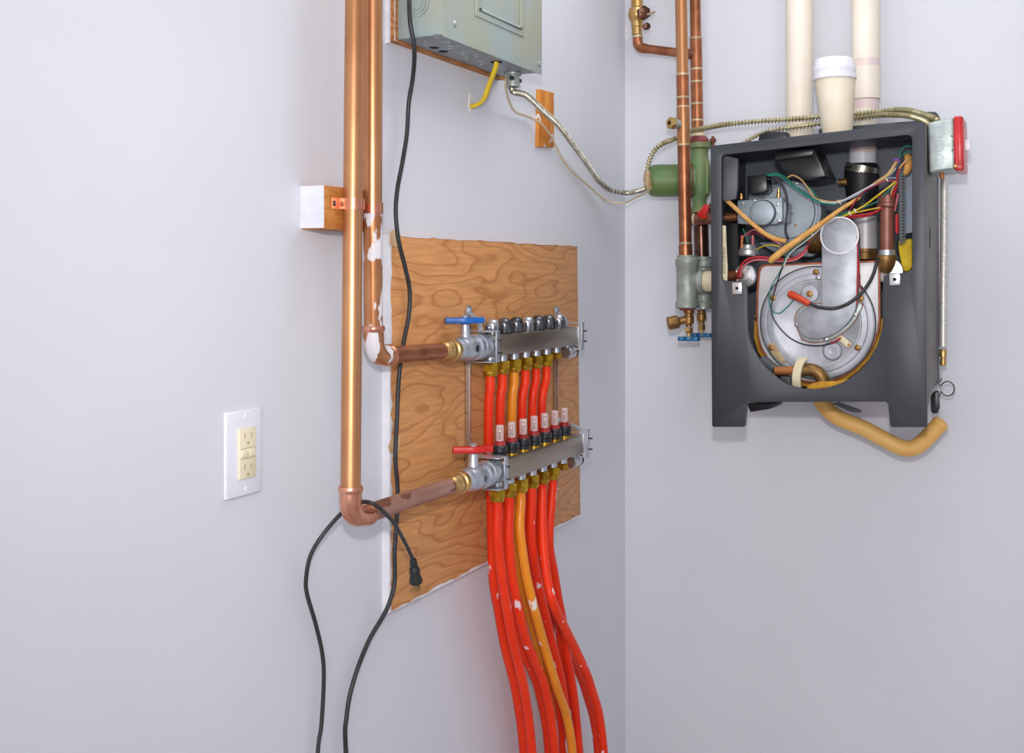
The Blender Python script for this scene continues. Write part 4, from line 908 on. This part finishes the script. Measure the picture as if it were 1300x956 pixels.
# vent pipes
t = thing('vent_pipe', 'plain beige plastic vent pipe, left of the paper cup', 'pipe', R(1014.5,174,.1), 'vent pipes above the boiler')
a, b = R(1014.3,0,.1), R(1015,176,.1)
obj('pipe', MB().tube([b, V((a.x,a.y,CH))], 16.9*mpp(a), 30), 'pvc', t)
t = thing('vent_pipe', 'beige plastic vent pipe with coupling, right of the paper cup', 'pipe', R(1095,212,.12), 'vent pipes above the boiler')
a, b = R(1099,90,.12), R(1095,214,.12); k = mpp(a); c0 = R(1098.2,127,.12); ct = R(1099,86,.12); tp = a.copy(); tp.z = CH
obj('pipe', MB().tube([R(1096.5,166,.12), c0], 17*k, 30), 'pvc', t)
obj('upper_pipe', MB().tube([ct, tp], 17.6*k, 30), 'pvc', t)
obj('lower_pipe', MB().tube([b, R(1095.3,188,.12)], 17*k, 30), 'white_plastic', t)
obj('primer_band', MB().tube([R(1095.3,195,.12), R(1096.5,164,.12)], 17.1*k, 30), 'copper_brown' if False else 'pvc_purple', t)
obj('coupling', MB().lathe(c0, (ct-c0).normalized(), [(17*k,0),(18.6*k,.001),(18.6*k,(ct-c0).length-.001),(17.6*k,(ct-c0).length)], 30), 'pvc', t)
obj('primer_band', MB().tube([R(1097.8,139,.12), c0], 17.15*k, 30), 'pvc_purple', t)
obj('primer_band', MB().tube([R(1099,92,.12), R(1099,76,.12)], 18.7*k if False else 17.75*k, 30), 'pvc_purple', t)

# paper cup
co_ = .248
cb, ctp = R(1063.5,174,co_), R(1059.8,97,co_)
_p, _q = R(903,190.5,D_), R(1173,160,D_); cb.z = _p.z+(_q.z-_p.z)*(cb.x-_p.x)/(_q.x-_p.x)+.0105; ax = (ctp-cb).normalized(); hh = (ctp-cb).length; k = mpp(cb)
t = thing('paper_cup', 'stained paper coffee cup with white lid on top of the boiler', 'cup', cb)
obj('cup', MB().lathe(cb, ax, [(17.5*k,0),(18*k,.002),(25*k,hh-.002),(25*k,hh)], 32), 'cup_paper', t)
obj('lid', MB().lathe(ctp, ax, [(25.2*k,-.008),(26.6*k,-.007),(26.6*k,-.001),(25.6*k,.004),(26.4*k,.012),(26.4*k,.016),(24.6*k,.02),(23.6*k,.033),(22*k,.036),(21*k,.033),(4*k,.033)], 32), 'cup_lid', t)

# conduits over the boiler
u1 = Rp([(822.5,219,.17),(823.5,206,.17),(831,191,.165),(843,181.5,.15),(857,176,.115),(872,168,.11),(893,163,.12),(921.5,158,.15),(963,154,.155),(996,152,.155),(1032,149,.16),(1070,146,.16),(1115,142,.162),(1140,139.5,.18),(1157,141,.2),(1173,145.5,.23),(1187,151,.255),(1193,157,.26)])
tag(obj('flexible_conduit', ribbed(u1, .0062), 'armour_brass'), 'long armoured conduit arching from the green pump to junction box', 'conduit', 'armoured conduits over the boiler')
u2 = Rp([(936,190,.19),(948,179.5,.19),(963,171,.19),(980,165.7,.19),(996,163,.19),(1032,158,.184),(1070,152,.182),(1115,146.5,.19),(1140,146,.22),(1157,148,.24),(1172,153,.28),(1180,159,.305),(1184,166,.31)])
tag(obj('flexible_conduit', ribbed(u2, .0058), 'armour_brass'), 'shorter armoured conduit rising from the boiler top to junction box', 'conduit', 'armoured conduits over the boiler')

# junction box with red cover
JO = .33
j0, j1, j2, j3 = R(1177.5,155.5,JO), R(1211,148.8,JO), R(1212.4,215,JO), R(1179.5,219.5,JO)
t = thing('junction_box', 'steel junction box with red switch cover on the right boiler side', 'junction box', j3)
dep = .1
bx = obj('box', MB().hexa([j0,j1,j2,j3], (0,dep,0)), 'galvanised', t, bevel=.005, seg=3)
e = (j1-j0)
for fx, fy in ((.36,.22),(.36,.5),(.36,.78)):
    q = j0+(j1-j0)*fx+(j3-j0)*fy-Y*.0002; mb = MB().ring(q, -Y, .0098, .0112, .0007, 28); obj('knockout', mb, 'blower_grey', bx)
for fy in (.36,.64): obj('hole', MB().lathe(j0+(j1-j0)*.9+(j3-j0)*fy, -Y, [(.0016,0),(.0016,.0004)], 10), 'void', bx)
cv = obj('red_cover', MB().hexa([j1+V((-.001,-.002,.002)), j1+V((.016,-.001,.002)), j2+V((.016,-.001,-.002)), j2+V((-.001,-.002,-.002))], (0,dep+.003,0)), 'red_cover', t, bevel=.004, seg=3)
obj('cover_rib', MB().hexa([j1+V((.005,-.0035,-.008)), j1+V((.012,-.0035,-.008)), j2+V((.012,-.0035,.008)), j2+V((.005,-.0035,.008))], (0,.004,0)), 'red_cover', cv, bevel=.0014)
m = (j1+j2)/2
obj('switch', MB().box(m+V((.02,.045,0)), .012, .012, .022), 'white_plastic', cv, bevel=.002)
for s in (.036,-.036): obj('cover_screw', MB().lathe(m+V((.0155,.045,s)), X, [(.004,0),(.003,.002)], 12), 'silver', cv)
obj('corner_screw', MB().lathe(j2+V((.0,-.001,.006)), V((.3,-1,0)), [(.003,0),(.003,.004)], 10), 'brass', bx)
q = R(1196,222,.29)
obj('wire_stub', MB().tube([q+Z*.006, q-Z*.008], .0045, 10), 'orange_wood' if False else 'brown_tube', bx)
